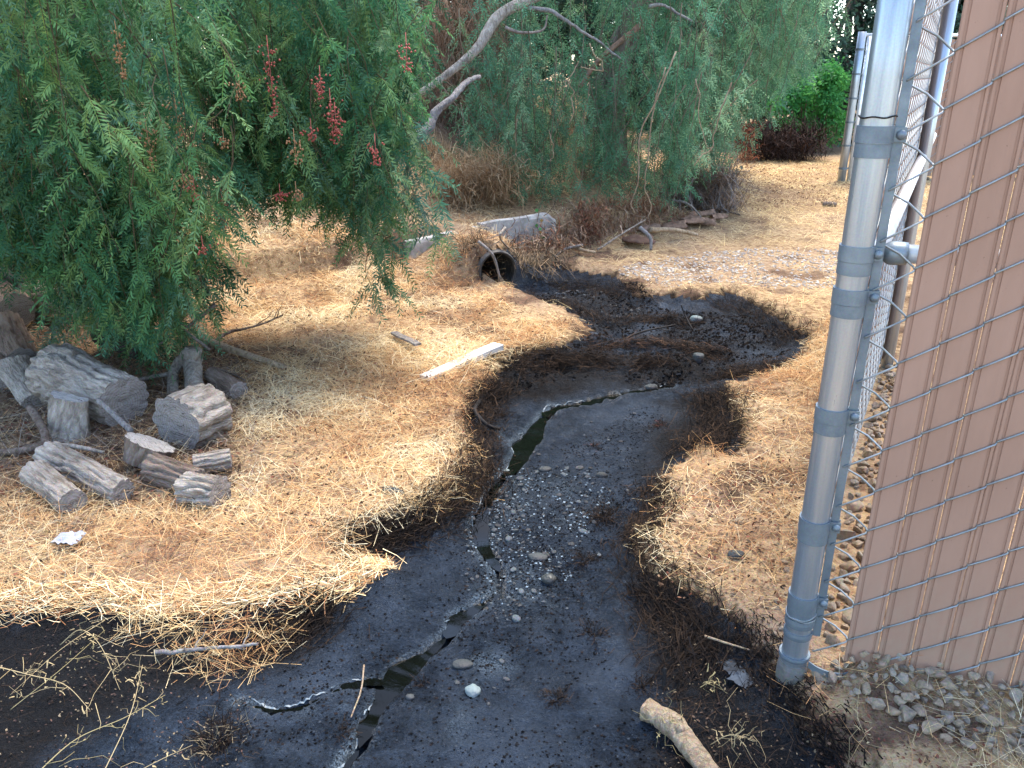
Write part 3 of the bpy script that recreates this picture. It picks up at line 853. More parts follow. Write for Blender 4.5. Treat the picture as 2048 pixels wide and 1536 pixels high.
def corner_post():
    r = .0335
    e = empty('corner_post', (POST[0], POST[1], 0), 'tall galvanised corner post with steel bands between the two fence panels', 'fence post')
    Vv, q, t = tube(np.array([(0, 0, z) for z in (-.3, 0, .5, 1.0, 1.5, FH + .05)]), r, 40)
    link('pipe', mesh('pipe', Vv, [q, t], 'galvanised_pipe', True), e)
    b = MB(); ang = np.linspace(0, 2 * np.pi, 33); rr = r + .012 * (1 + .25 * np.sin(ang * 3))
    b.tube(np.array([(0, 0, -.1), (0, 0, .012), (0, 0, .030)]), [r + .008, r + .006, r + .003], 24, rough=.05, seed=4)
    link('footing', b.mesh('footing', 'footing_concrete', True), e)
    ua = Vector((UA[0], UA[1], 0)); na = Vector((NA[0], NA[1], 0))
    def ring(z, h, dr, bulge=.0):
        n = 40; a = np.linspace(0, 2 * np.pi, n, endpoint=False); V_ = []
        prof = [(r + .0005, -h / 2), (r + dr, -h / 2), (r + dr + bulge, 0), (r + dr, h / 2), (r + .0005, h / 2)]
        for (q_, zz) in prof: V_.append(np.stack([np.cos(a) * q_, np.sin(a) * q_, np.full(n, z + zz)], 1))
        j = np.arange(n); f = np.vstack([np.stack([i * n + j, i * n + (j + 1) % n, (i + 1) * n + (j + 1) % n, (i + 1) * n + j], 1) for i in range(len(prof) - 1)])
        return np.vstack(V_), f
    for k, (py, reach) in enumerate(((268, 1), (590, 1), (826, 1), (1046, 1), (1196, 1), (505, .55))):
        z = zpost(py)
        b = MB(); V_, f = ring(z, .034, .0044); b.add(V_, f)
        V_, f = ring(z - .0325, .029, .0028); b.add(V_, f)
        # two ears running to the tension bar, one each side
        L_ = (BAR + .016) * reach + (0 if reach == 1 else .02)
        for sgn in (1, -1):
            off = NA * (sgn * .0085)
            b.box(UA * (r * .75 + L_) / 2 + off + UP * z, (UA * (L_ - r * .75) / 2, NA * .0015, UP * .0145))
        o = link('tension_band' if reach == 1 else 'brace_band', b.mesh('tension_band', 'galvanised_strap', False), e)
        bb = MB(); hc = UA * (L_ - .010) + UP * z
        V2, q2, t2 = tube(np.array([hc + NA * s for s in (-.018, .008, .0125, .0165, .0185)]), [.005, .0095, .0105, .0075, .001], 12)
        bb.add(V2, q2, t2); link('bolt', bb.mesh('bolt', 'galvanised_strap', True), o)
    # low collars and the tie wires
    for (py, h, dr) in ((1238, .024, .0032), (1262, .020, .0022), (1306, .012, .0062)):
        V_, f = ring(zpost(py), h, dr, .001)
        link('collar', mesh('collar', V_, f, 'galvanised_strap', False), e)
    for (py, w, tilt) in ((232, .0017, .002), (1222, .0022, .006), (1229, .0022, -.004)):
        a = np.linspace(0, 2 * np.pi, 40); z = zpost(py)
        P = np.stack([np.cos(a) * (r + .0035), np.sin(a) * (r + .0035), z + tilt * np.sin(a + 1) + .0015 * np.sin(a * 5)], 1)
        V_, q_, t_ = tube(P, w, 6); link('tie_wire', mesh('tie_wire', V_, [q_, t_], 'black_twig' if py == 232 else 'galvanised_wire', True), e)
    # strap lying low below the first slat
    P = np.array([UA * s + NA * d + UP * zz for s, d, zz in ((.035, .03, .048), (.06, .045, .045), (.095, .046, .040), (.125, .035, .037), (.145, .015, .036))]); P = spline(P, 16)
    b = MB()
    for k in range(len(P) - 1):
        dd = (P[k + 1] - P[k]) / 2; b.box((P[k] + P[k + 1]) / 2, (dd * 1.03, norm(np.cross(dd, UP)) * .0016, UP * .010))
    link('loose_strap', b.mesh('loose_strap', 'galvanised_strap'), e)
    # rail end cup behind the bar
    zc = zpost(508); c0 = UA * .052 - NA * .035 + UP * zc
    V_, q_, t_ = tube(np.array([c0 + UA * s for s in (0, .002, .008, .018, .03, .045, .055)]), [.002, .010, .019, .0255, .0265, .0255, .0245], 18)
    link('rail_end', mesh('rail_end', V_, [q_, t_], 'galvanised_strap', True), e)
corner_post()

# far fence beside the path
FP = G(1682, 364)
uf = norm(np.array([1.0, .16, 0])); nf = np.array([uf[1], -uf[0], 0])
ff = fence('slatted_fence', FP, uf, nf, 40, .18, 'distant brown slatted fence behind the far post at the end of the path', z0=.06, slat_from=1, wire_r=.004, period=.13, pitch=.10, sw=.094, rails=((FH + .02, .03, 4.2, .022, 0),))
def far_post():
    e = empty('far_post', (FP[0], FP[1], 0), 'distant galvanised fence post at the end of the path beside the green bush', 'fence post')
    Vv, q, t = tube(np.array([(0, 0, z) for z in (-.3, .6, 1.4, FH + .06)]), .058, 20)
    link('pipe', mesh('pipe', Vv, [q, t], 'galvanised_pipe', True), e)
    for k in range(6):
        z = .2 + .33 * k; b = MB()
        b.tube(np.array([(0, 0, z - .013), (0, 0, z + .013)]), .0625, 20)
        b.box(uf * .11 + UP * z, (uf * .07, nf * .006, UP * .012))
        link('tension_band', b.mesh('tension_band', 'galvanised_strap'), e)
    V_, q_, t_ = tube(np.array([uf * .115 + nf * .01 + UP * z for z in (-.05, 1.0, FH)]), .032, 14)
    link('brace_pipe', mesh('brace_pipe', V_, [q_, t_], 'pale_pipe', True), e)
far_post()

# ------------------------------------------------------------------ stones
def hull_rock(name, seed, flat=.75, bev=.07, pts=16, mat='gravel_stone'):
    r = np.random.default_rng(seed)
    P = norm(r.normal(0, 1, (pts, 3))) * r.uniform(.75, 1.05, (pts, 1)) * np.array([1, r.uniform(.6, .9), flat * r.uniform(.75, 1)])
    bm = bmesh.new()
    for p in P: bm.verts.new(p)
    res = bmesh.ops.convex_hull(bm, input=bm.verts)
    for v in [v for v in bm.verts if not v.link_faces]: bm.verts.remove(v)
    bmesh.ops.dissolve_limit(bm, angle_limit=.22, verts=bm.verts, edges=bm.edges)
    if bev: bmesh.ops.bevel(bm, geom=list(bm.edges), offset=bev, segments=1, affect='EDGES', clamp_overlap=True)
    me = bpy.data.meshes.new(name); bm.to_mesh(me); bm.free()
    me.materials.append(MATS[mat]); return me
def round_rock(name, seed, dims, mat):
    r = np.random.default_rng(seed); nu, nv = 18, 11; V_ = []
    for i in range(nv):
        ph = math.pi * i / (nv - 1)
        for j in range(nu):
            th = 2 * math.pi * j / nu
            d = np.array([math.sin(ph) * math.cos(th), math.sin(ph) * math.sin(th), math.cos(ph)])
            k = 1 + .13 * vn(np.array([d[0] * 1.7 + seed]), np.array([d[1] * 1.7 + d[2] * 2.3]), seed)[0] + .05 * vn(np.array([d[0] * 5 + seed]), np.array([d[1] * 5 + d[2] * 4]), seed + 1)[0]
            V_.append(d * k * dims)
    i = np.arange(nv - 1)[:, None] * nu; j = np.arange(nu)[None]
    q = np.stack([i + j, i + nu + j, i + nu + (j + 1) % nu, i + (j + 1) % nu], -1).reshape(-1, 4)
    return mesh(name, V_, q, mat, True)
RK = [hull_rock('stone', 100 + k) for k in range(12)]
def put(name, me, p, s, label, cat, group=None, rot=None):
    o = link(name, me)
    o.location = Vector([float(v) for v in p]); o.scale = (s, s, s) if np.isscalar(s) else s
    o.rotation_euler = rot if rot is not None else (random.uniform(-.5, .5), random.uniform(-.5, .5), random.uniform(0, 6.28))
    return tag(o, label, cat, group)

def scatter(poly, n, smin, smax, gap, taken, tries=30):
    x0, x1 = min(p[0] for p in poly), max(p[0] for p in poly); y0, y1 = min(p[1] for p in poly), max(p[1] for p in poly)
    out = []
    for _ in range(n * tries):
        if len(out) >= n: break
        x, y = random.uniform(x0, x1), random.uniform(y0, y1)
        if sdist(poly, np.array([x]), np.array([y]))[0] > 0: continue
        s = smin + (smax - smin) * random.random() ** 2.2
        if all((x - a) ** 2 + (y - b) ** 2 > (gap * (s + r)) ** 2 for a, b, r in taken):
            taken.append((x, y, s)); out.append((x, y, s))
    return out
taken = []
apron = [POST + UA * .10 + NA * .0, POST + UA * .06 + NA * .05, POST + UA * .25 + NA * .17, POST + UA * .5 + NA * .20, POST + UA * .88 + NA * .24, POST + UA * .88 - NA * .05, POST + UA * .12 - NA * .05]
for x, y, s in scatter(apron, 190, .014, .040, .68, taken):
    put('fence_stone', random.choice(RK), (x, y, hz(x, y) + s * .25), s, 'rough tan and grey stone heaped below the near brown slats', 'stone', 'stones heaped below the near slats')
for x, y, s in scatter(apron, 110, .013, .030, .5, []):
    q = (np.array([x, y, 0]) - POST) @ NA
    put('fence_stone', random.choice(RK), (x, y, hz(x, y) + s * .3 + .028 * max(0, 1 - abs(q) / .16)), s, 'rough tan and grey stone heaped below the near brown slats', 'stone', 'stones heaped below the near slats')
inside = PW([(1625, 1300), (1730, 1300), (1770, 1000), (1815, 745), (1765, 735), (1700, 1000)])
tk2 = []
for x, y, s in scatter(inside, 230, .014, .040, .66, tk2):
    put('enclosure_stone', random.choice(RK), (x, y, hz(x, y) + s * .3), s * 1.1, 'pale broken stone inside the fence, seen between the post and the slats', 'stone', 'stones inside the fence behind the post')
outb = [POST + UB * .03 - NB * .03, POST + UB * 1.3 - NB * .03, POST + UB * 1.3 - NB * .10, POST + UB * .5 - NB * .16, POST - NB * .08]
for x, y, s in scatter(outb, 40, .008, .020, 1.0, []):
    put('stray_stone', random.choice(RK), (x, y, hz(x, y) + s * .3), s, 'small stray stone in the straw on the creek side of the post', 'stone', 'stray stones beside the post')
fg = [FP + uf * .1 + nf * .05, FP + uf * 1.4 + nf * .05, FP + uf * 1.4 + nf * .3, FP + uf * .2 + nf * .3]
for x, y, s in scatter(fg, 45, .03, .06, .9, []):
    put('far_stone', random.choice(RK), (x, y, hz(x, y) + s * .3), s, 'stone at the foot of the distant fence behind the post', 'stone', 'stones at the foot of the distant fence')
# pebbles in the mud
RP_ = [round_rock('pebble', 300 + k, np.array([1, .72, .5]), 'wet_stone') for k in range(5)] + [hull_rock('pebble', 400 + k, .6, .12, 14, 'wet_stone') for k in range(5)]
tk3 = []
PEBBLE_LABEL = 'small grey pebble set in the wet black mud'
def pebble(x, y, s, lab=PEBBLE_LABEL, grp='pebbles in the creek mud'):
    put('creek_pebble', random.choice(RP_), (x, y, hz(x, y) + s * .15), s, lab, 'pebble', grp, (random.uniform(-.2, .2), random.uniform(-.2, .2), random.uniform(0, 6.28)))
for x, y, s in scatter(PEB, 130, .005, .020, 1.05, tk3): pebble(x, y, s)
rillbed = PW([(990, 930), (1040, 930), (1060, 1100), (1110, 1170), (1010, 1200), (930, 1150), (930, 1010)])
for x, y, s in scatter(rillbed, 110, .004, .014, .9, tk3): pebble(x, y, s)
upper = PW([(1060, 565), (1130, 545), (1230, 560), (1290, 600), (1190, 630), (1110, 605)])
for x, y, s in scatter(upper, 80, .008, .034, .9, []): put('creek_stone', random.choice(RP_[5:]), (x, y, hz(x, y) + s * .2), s, 'dark broken stone in the mud just below the pipe mouth', 'stone', 'dark stones below the pipe mouth')
midmud = PW([(1190, 900), (1300, 880), (1290, 1000), (1200, 1090), (1150, 1200), (1040, 1210), (1000, 1420), (880, 1400), (1060, 900), (1000, 860), (1240, 790), (1330, 770), (1280, 880)])
for x, y, s in scatter(midmud, 50, .005, .013, 1.2, tk3): pebble(x, y, s)
def one_stone(px, py, dims, mat, label, seed, rz=0, sink=.25):
    p = GT(px, py); me = round_rock('stone', seed, np.array(dims), mat)
    put('creek_stone', me, (p[0], p[1], p[2] + dims[2] * (.7 - sink * 2)), 1.0, label, 'stone', None, (.0, .06, rz))
one_stone(990, 988, (.046, .024, .020), 'white_stone', 'smooth oval white stone beside the rill in the pebble bed', 31, -.15)
one_stone(1012, 945, (.022, .015, .012), 'white_stone', 'small round white stone above the oval white one', 32)
one_stone(946, 1384, (.022, .021, .016), 'white_stone', 'white stone poking out of the mud in the lower creek', 33)
one_stone(925, 1330, (.032, .018, .010), 'dark_stone', 'dark rounded stone sunk in mud right of the long black pool', 34, .1)
one_stone(1392, 640, (.045, .03, .026), 'white_stone', 'pale round stone among black debris in the upper creek', 35)
one_stone(1302, 777, (.04, .022, .022), 'dark_stone', 'dark smooth stone on the dry top of the mud fan', 36, .1)
one_stone(785, 985, (.048, .024, .018), 'dark_stone', 'dark blue-grey stone lying in straw on the left bank', 37, -.3)
one_stone(1090, 940, (.03, .017, .013), 'dark_stone', 'brown-black stone at the top of the pebble bed', 38, .2)
one_stone(1203, 952, (.028, .014, .014), 'dark_stone', 'dark curved stone at the right of the pebble bed', 39, .1)
one_stone(1098, 1160, (.026, .022, .018), 'wet_stone', 'wet grey stone at the foot of the pebble bed', 40)
one_stone(1075, 1115, (.034, .022, .012), 'dark_stone', 'flat dark stone low in the pebble bed', 41)
one_stone(1472, 1112, (.03, .02, .016), 'dark_stone', 'dark stone at the straw edge right of the creek', 43)
one_stone(1480, 1045, (.024, .02, .015), 'gravel_stone', 'tan stone on bare dirt between the creek and the post', 44)
one_stone(820, 1395, (.012, .010, .008), 'dark_stone', 'tiny dark stone in smooth mud at bottom centre', 45)
c_ = GT(1396, 722); b_ = MB(); V_, q_, t_ = tube(np.array([c_ + UP * z for z in (-.02, 0, .03, .042, .046)]), [.034, .035, .034, .031, .02], 16, rough=.06)
b_.add(V_ - c_, q_, t_); o_ = link('dark_stub', b_.mesh('dark_stub', 'dark_stone', True)); o_.location = Vector(c_.tolist()); tag(o_, 'short black stub standing in the debris of the upper creek', 'stub')
# far patch of pale gravel on the right bank
gp = PW([(1230, 545), (1330, 520), (1440, 500), (1560, 495), (1690, 500), (1680, 575), (1560, 580), (1440, 570), (1330, 572)])
def tiny(name, poly, n, smin, smax, mat, cols, label, cat, parent=None, seed=1):
    r = np.random.default_rng(seed)
    x0, x1 = min(p[0] for p in poly), max(p[0] for p in poly); y0, y1 = min(p[1] for p in poly), max(p[1] for p in poly)
    x = r.uniform(x0, x1, n * 4); y = r.uniform(y0, y1, n * 4)
    k = (sdist(poly, x, y) + .12 * fbm(x * 3, y * 3, seed) < 0) & (fbm(x * 2.3, y * 2.3, seed + 9) + r.normal(0, .35, n * 4) > 0); x, y = x[k][:n], y[k][:n]; n = len(x)
    z = HM(x, y)
    base = norm(np.array([[1, 0, 0], [-1, 0, 0], [0, 1, 0], [0, -1, 0], [0, 0, 1.], [0, 0, -1]]))
    F = np.array([[0, 2, 4], [2, 1, 4], [1, 3, 4], [3, 0, 4], [2, 0, 5], [1, 2, 5], [3, 1, 5], [0, 3, 5]])
    s = r.uniform(smin, smax, n)
    a = r.uniform(0, 6.28, n); c, sn = np.cos(a), np.sin(a)
    P = base[None] * (s[:, None] * r.uniform(.6, 1.3, (n, 6)))[:, :, None] * np.array([1, 1, .65])
    Pr = np.stack([P[..., 0] * c[:, None] - P[..., 1] * sn[:, None], P[..., 0] * sn[:, None] + P[..., 1] * c[:, None], P[..., 2]], -1)
    Pr += np.stack([x, y, z + s * .25], 1)[:, None]
    cc = np.asarray(cols)[r.integers(0, len(cols), n)] * r.uniform(.75, 1.2, (n, 1))
    me = mesh(name, Pr.reshape(-1, 3), (np.arange(n)[:, None, None] * 6 + F[None]).reshape(-1, 3), mat, False, np.repeat(cc, 6, 0))
    return tag(link(name, me), label, cat, kind='stuff')
tiny('gravel_patch', gp, 2000, .005, .016, 'twig', [(.42, .37, .32), (.5, .45, .38), (.3, .26, .23), (.38, .30, .22)], 'patch of fine pale gravel on the far right bank', 'gravel', seed=5)
tiny('pebble_bed', PEB, 1500, .002, .0065, 'twig', [(.012, .013, .015), (.05, .058, .064), (.15, .185, .205), (.02, .019, .018), (.22, .27, .30)], 'fine pale pebbles strewn over the middle of the creek', 'pebbles', seed=9)
tiny('mud_grit', PW([(1010, 880), (1330, 780), (1290, 1000), (1180, 1200), (1290, 1420), (1250, 1700), (300, 1700), (600, 1300), (800, 1080), (960, 1000)]), 6500, .0010, .0055, 'twig', [(.006, .006, .0065), (.012, .012, .013), (.035, .042, .05), (.004, .004, .004), (.02, .015, .013), (.008, .008, .009)], 'fine grit scattered over the wet mud', 'grit', seed=6)
tiny('mud_lumps', PW([(1060, 580), (1250, 560), (1330, 600), (1500, 610), (1590, 665), (1540, 720), (1400, 745), (1250, 735), (1000, 760), (1010, 720), (1200, 660)]), 3200, .003, .014, 'twig', [(.006, .006, .006), (.004, .004, .004), (.02, .022, .026), (.014, .011, .009)], 'black clods and crumbs over the upper creek', 'clods', seed=7)

# ------------------------------------------------------------------ logs and cut wood
def basis(P0, P1):
    z = norm(P1 - P0); x = np.cross(z, [0, 0, 1.0]); x = norm(x) if np.linalg.norm(x) > .05 else np.array([1.0, 0, 0]); y = np.cross(z, x)
    return Matrix(((x[0], y[0], z[0], P0[0]), (x[1], y[1], z[1], P0[1]), (x[2], y[2], z[2], P0[2]), (0, 0, 0, 1)))
def log(P0, P1, r0, r1, label, seed, bark='grey_bark', cut0='grey_cut', cut1='grey_cut', depth=.09, name='cut_log', tilt0=0, tilt1=0, cat='log', flat=1.0, bend=0.0, group=None):
    """a sawn log: furrowed bark and a sawn face at each end"""
    P0, P1 = np.array(P0, float), np.array(P1, float); L = np.linalg.norm(P1 - P0)
    e = empty(name, P0, label, cat, group); e.matrix_world = basis(P0, P1)
    nu, nv = 90, max(16, int(L / .009)); nv = min(nv, 56)
    a = np.linspace(0, 2 * np.pi, nu, endpoint=False); t = np.linspace(0, 1, nv)
    A, T = np.meshgrid(a, t)
    R = r0 + (r1 - r0) * T
    ca, sa = np.cos(A), np.sin(A)
    low = .07 * vn(ca * 1.1 + seed, sa * 1.1 + T * L * 3, seed) + .04 * vn(ca * 2.4 + seed, sa * 2.4 + T * L * 7, seed + 1)
    wv = A * 11 + 2.6 * vn(T * L * 9, ca * 1.5 + sa, seed + 2) + 1.6 * vn(T * L * 26, sa * 3 + ca, seed + 4)
    fur = (np.abs(np.sin(wv * .5)) ** .55 - .7) * (1 + .5 * vn(A * 3, T * L * 16, seed + 8)) + .5 * vn(A * 10, T * L * 48, seed + 5) * np.abs(vn(A * 4, T * L * 12, seed + 6))
    RR = R * (1 + low + depth * fur * 1.5)
    zz = T * L + tilt0 * RR * ca * (1 - T) + tilt1 * RR * ca * T
    bx = bend * np.sin(T * np.pi) * L
    Vv = np.stack([RR * ca + bx, RR * sa * flat, zz], -1)
    n = nu; i = np.arange(nv - 1)[:, None] * n; j = np.arange(n)[None]
    q = np.stack([i + j, i + (j + 1) % n, i + n + (j + 1) % n, i + n + j], -1).reshape(-1, 4)
    link('bark', mesh('bark', Vv.reshape(-1, 3), q, bark, True), e)
    for k, (ci, cm) in enumerate(((0, cut0), (-1, cut1))):
        ring = Vv[ci]; c = ring.mean(0); V_ = [c[None]]
        for f in (.3, .55, .78, .94, 1.0):
            rr = c + (ring - c) * f; rr[:, 2] += (-1 if ci == 0 else 1) * (.004 * (1 - f) + .0025 * vn(rr[:, 0] * 60, rr[:, 1] * 60, seed + k) * (f < 1))
            V_.append(rr)
        V_ = np.vstack(V_); ff = [np.stack([np.zeros(n, int), 1 + np.arange(n), 1 + (np.arange(n) + 1) % n], 1)]
        qq = np.vstack([np.stack([1 + m * n + np.arange(n), 1 + (m + 1) * n + np.arange(n), 1 + (m + 1) * n + (np.arange(n) + 1) % n, 1 + m * n + (np.arange(n) + 1) % n], 1) for m in range(4)])
        if ci == -1: pass
        link('cut_face', mesh('cut_face', V_, [ff[0], qq], cm, False), e)
    return e
def pl(px, py, dz): return GT(px, py, 0) + UP * dz if False else GT(px, py, dz)
LG = [
 # px0, py0, height0, px1, py1, height1, r0, r1, label, kwargs
 (118, 745, .15, 250, 806, .10, .135, .108, 'large furrowed grey log slanting down to the right at the middle of the woodpile', dict(depth=.11)),
 (352, 848, .095, 425, 822, .10, .108, .112, 'thick round log showing its dark sawn face, at the right of the woodpile', dict(depth=.12, tilt0=.12)),
 (284, 930, .015, 300, 885, .10, .068, .090, 'leaning log with a bleached sawn face turned up, in front of the thick round log', dict(bark='brown_bark', cut1='pale_cut', tilt1=-.1)),
 (96, 912, .055, 246, 985, .045, .058, .046, 'long ridged log lying at the front left of the woodpile', dict(depth=.14)),
 (70, 948, .04, 146, 1005, .04, .05, .045, 'log tucked under the long ridged one at the left front edge', dict()),
 (388, 930, .035, 462, 918, .038, .034, .038, 'short grey log lying below the thick round one', dict(depth=.14)),
 (300, 935, .045, 395, 965, .04, .052, .048, 'rough brown log half sunk in straw at the front of the woodpile', dict(bark='brown_bark', depth=.16)),
 (372, 978, .05, 440, 985, .05, .055, .052, 'ragged stump piece with a dark end at the front right of the woodpile', dict(depth=.2, cut0='grey_cut', bark='grey_bark')),
 (-30, 585, .16, 34, 622, .14, .115, .10, 'shaded log end with a round sawn face at the far left edge', dict(bark='brown_bark')),
 (58, 592, .14, 146, 598, .16, .085, .09, 'grey log lying level in the shade under the weeping branches', dict()),
 (8, 648, .18, 44, 722, .05, .085, .075, 'dark upright log leaning at the left edge of the woodpile', dict(bark='brown_bark')),
 (28, 728, .10, 78, 800, .04, .085, .07, 'flat grey slab of wood between the left edge and the large log', dict(flat=.5, depth=.07)),
 (424, 750, .05, 478, 782, .045, .036, .042, 'short log with a dark round end at the right of the forked stump', dict(bark='brown_bark', cut1='grey_cut')),
 (200, 668, .10, 292, 704, .08, .055, .05, 'dark weathered beam in shade behind the large log', dict(bark='dark_wood', cut0='dark_wood', cut1='dark_wood', depth=.05)),
 (-20, 700, .06, 22, 770, .03, .06, .05, 'dim brown log half out of view at the left edge below the leaning log', dict(bark='brown_bark')),
]
for k, (a, b, za, c, d, zb, r0, r1, lab, kw) in enumerate(LG):
    log(pl(a, b, za), pl(c, d, zb), r0 * 1.1, r1 * 1.1, lab, 50 + 7 * k, **kw)

def wedge():
    p = pl(128, 880, 0); e = empty('split_log', p, 'pale split wedge of wood standing in front of the large log', 'log')
    n = 30; Vv = []
    for k in range(22):
        t = k / 21
        for j in range(n):
            a = 2 * math.pi * j / n
            x = .085 * math.cos(a) * (1.05 - .12 * t); y = .05 * math.sin(a)
            if y > .02: y = .02
            x += .008 * vn(np.array([a * 5.]), np.array([t * 2.]), 5)[0]; y += .007 * vn(np.array([a * 9.]), np.array([t * 3.]), 6)[0]
            Vv.append((x - .03 * t + .02, y + .05 * t, .005 + .185 * t))
    i = np.arange(21)[:, None] * n; j = np.arange(n)[None]
    q = np.stack([i + j, i + (j + 1) % n, i + n + (j + 1) % n, i + n + j], -1).reshape(-1, 4)
    link('bark', mesh('bark', Vv, q, 'grey_bark', True), e, Matrix.Rotation(.25, 4, 'Y'))
    link('cut_face', mesh('cut_face', Vv[-n:], np.arange(n)[None], 'pale_cut'), e, Matrix.Rotation(.25, 4, 'Y'))
wedge()

def stick(name, pts, r0, r1, label, mat='grey_bark', cat='branch', ns=10, rough=.12, twigs=0, group=None, seed=0, parent=None, knots=26, jag=.0):
    """a bent branch through world points, with optional side twigs"""
    P = spline(np.array(pts, float), knots); r = np.random.default_rng(seed + 90)
    P = P + np.stack([fbm(np.linspace(0, 5, knots) + seed, np.full(knots, k * 9.), seed + k) for k in range(3)], 1) * jag
    R = np.linspace(r0, r1, knots); b = MB(); b.tube(P, R, ns, rough=rough, seed=seed)
    for k in range(twigs):
        i = r.integers(knots // 5, knots - 2); d = norm(norm(P[min(i + 1, knots - 1)] - P[i]) + r.normal(0, .8, 3) + [0, 0, .25]); l = r.uniform(.25, .7) * np.linalg.norm(P[-1] - P[0]) * .35
        Q_ = P[i] + np.outer(np.linspace(0, 1, 7), d * l) + np.cumsum(r.normal(0, l * .04, (7, 3)), 0)
        b.tube(Q_, np.linspace(R[i] * .55, R[i] * .15, 7), 5)
    base = P[0] if parent is None else np.zeros(3)
    o = link(name, b.mesh(name, mat, True, off=base), parent)
    if parent is None: o.location = Vector(base.tolist()); tag(o, label, cat, group)
    return o
stick('fallen_branch', [pl(405, 680, .05), pl(480, 705, .045), pl(570, 735, .03)], .024, .016, 'long pale branch lying from the woodpile out onto the straw', 'tan_bark', seed=2)
stick('fallen_branch', [pl(410, 700, .03), pl(450, 668, .06), pl(500, 655, .06), pl(566, 632, .10)], .012, .005, 'bare forked twig reaching right above the long pale branch', 'brown_bark', twigs=5, seed=3, jag=.012)
stick('fallen_branch', [pl(275, 760, .04), pl(350, 745, .06)], .012, .011, 'short straight stick behind the large log', 'grey_bark', seed=4)
stick('fallen_branch', [pl(196, 800, .17), pl(228, 830, .12), pl(262, 862, .10)], .011, .012, 'thin grey stick leaning against the large log', 'silver_wood', seed=5)
stick('fallen_branch', [pl(60, 815, .11), pl(82, 850, .08), pl(88, 885, .05), pl(40, 902, .03), pl(-20, 905, .03)], .018, .014, 'curved reddish branch at the left edge in front of the slab', 'brown_bark', twigs=3, seed=6)
stick('fallen_branch', [pl(92, 890, .07), pl(150, 893, .085), pl(208, 905, .06)], .012, .007, 'thin stick lying across the back of the long ridged log', 'grey_bark', seed=7)
stick('fallen_branch', [pl(425, 735, .03), pl(480, 755, .03), pl(520, 790, .01)], .006, .004, 'fine dead twig beside the short dark-ended log', 'brown_bark', twigs=4, seed=8)
stick('fallen_branch', [pl(180, 640, .2), pl(250, 640, .15), pl(330, 690, .05)], .012, .007, 'dark thin branch slanting down behind the woodpile', 'brown_bark', twigs=5, seed=9)
fs = empty('forked_stump', pl(380, 800, 0), 'forked grey stump standing upside down behind the thick round log', 'stump')
for kk, (pp, ra, rb) in enumerate((([pl(392, 800, .0), pl(390, 762, .0) + UP * .09, pl(392, 760, 0) + UP * .17], .042, .05), ([pl(345, 800, 0), pl(352, 765, .0) + UP * .06, pl(390, 758, 0) + UP * .165], .026, .03))):
    V_, q_, t_ = tube(spline(np.array(pp), 16), np.linspace(ra, rb, 16), 20, rough=.16, seed=kk)
    link('leg', mesh('leg', local(fs, V_), [q_, t_], 'grey_bark', True), fs)
# pale cut branch in the right foreground
bb_ = [pl(1292, 1418, .03), pl(1345, 1450, .032), pl(1385, 1500, .03), pl(1470, 1610, .028)]
nb = empty('cut_branch', bb_[0], 'pale peeled branch with a sawn end lying in the right foreground mud', 'branch')
S_ = spline(np.array(bb_), 30); V_, q_, t_ = tube(S_, np.interp(np.arange(30), [0, 4, 9, 14, 29], [.030, .027, .033, .027, .026]), 24, rough=.10, seed=4, cap=False)
link('bark', mesh('bark', local(nb, V_), q_, 'tan_bark', True), nb)
V_ = np.vstack([V_[:24], S_[:1] - norm(S_[1] - S_[0]) * .003]); link('cut_face', mesh('cut_face', local(nb, V_), np.stack([np.full(24, 24), (np.arange(24) + 1) % 24, np.arange(24)], 1), 'tan_cut'), nb)
V_, q_, t_ = tube(spline(np.array([S_[10], S_[10] + [-.02, -.02, .035], S_[10] + [-.035, -.03, .045]]), 6), [.016, .012, .007], 10) if False else tube(np.array([S_[11] + UP * .01, S_[11] + [.005, -.022, .022], S_[11] + [.006, -.035, .030]]), [.016, .013, .010], 10)
link('knot', mesh('knot', local(nb, V_), [q_, t_], 'tan_bark', True), nb)

# dead sticks on the far banks
stick('dead_stick', [D(957, 483, 5.9), D(985, 510, 5.85), D(1000, 556, 5.9)], .013, .008, 'pale dead stick leaning across the pipe mouth', 'silver_wood', seed=12)
stick('dead_stick', [pl(1010, 455, .25), pl(1000, 475, .2), pl(1020, 500, .1)], .010, .006, 'thin dead twig hanging over the stained concrete wall', 'grey_bark', seed=13, twigs=2)
stick('dead_stick', [pl(1110, 515, .02), pl(1130, 498, .06), pl(1165, 490, .08)], .012, .010, 'bent pale stick on the bank right of the pipe mouth', 'silver_wood', seed=14, twigs=2)
stick('dead_stick', [pl(1140, 490, .04), pl(1165, 500, .05), pl(1190, 505, .03)], .018, .012, 'short thick stick right of the bent pale one', 'tan_bark', seed=15)
stick('dead_stick', [pl(1300, 460, .12), pl(1350, 460, .10), pl(1395, 470, .05)], .028, .016, 'pale thick branch lying among the curled bark on the right bank', 'tan_bark', seed=16)
stick('dead_stick', [pl(1280, 455, .18), pl(1300, 475, .12), pl(1302, 500, .02)], .02, .012, 'split stick propped on the rusty scrap', 'silver_wood', seed=17)
stick('dead_stick', [pl(1195, 500, .02), pl(1240, 470, .12), pl(1290, 440, .22)], .010, .006, 'long grey twig leaning left of the rusty scrap', 'grey_bark', seed=18, twigs=3)
stick('dead_stick', [pl(1345, 400, .15), pl(1380, 410, .2), pl(1410, 445, .02)], .012, .006, 'thin pale stick slanting out of the grey brush heap', 'silver_wood', seed=19)
stick('dead_stick', [pl(1440, 425, .02), pl(1445, 420, .06), pl(1480, 430, .02)], .012, .008, 'low dark stick at the right end of the brush heap', 'brown_bark', seed=20)
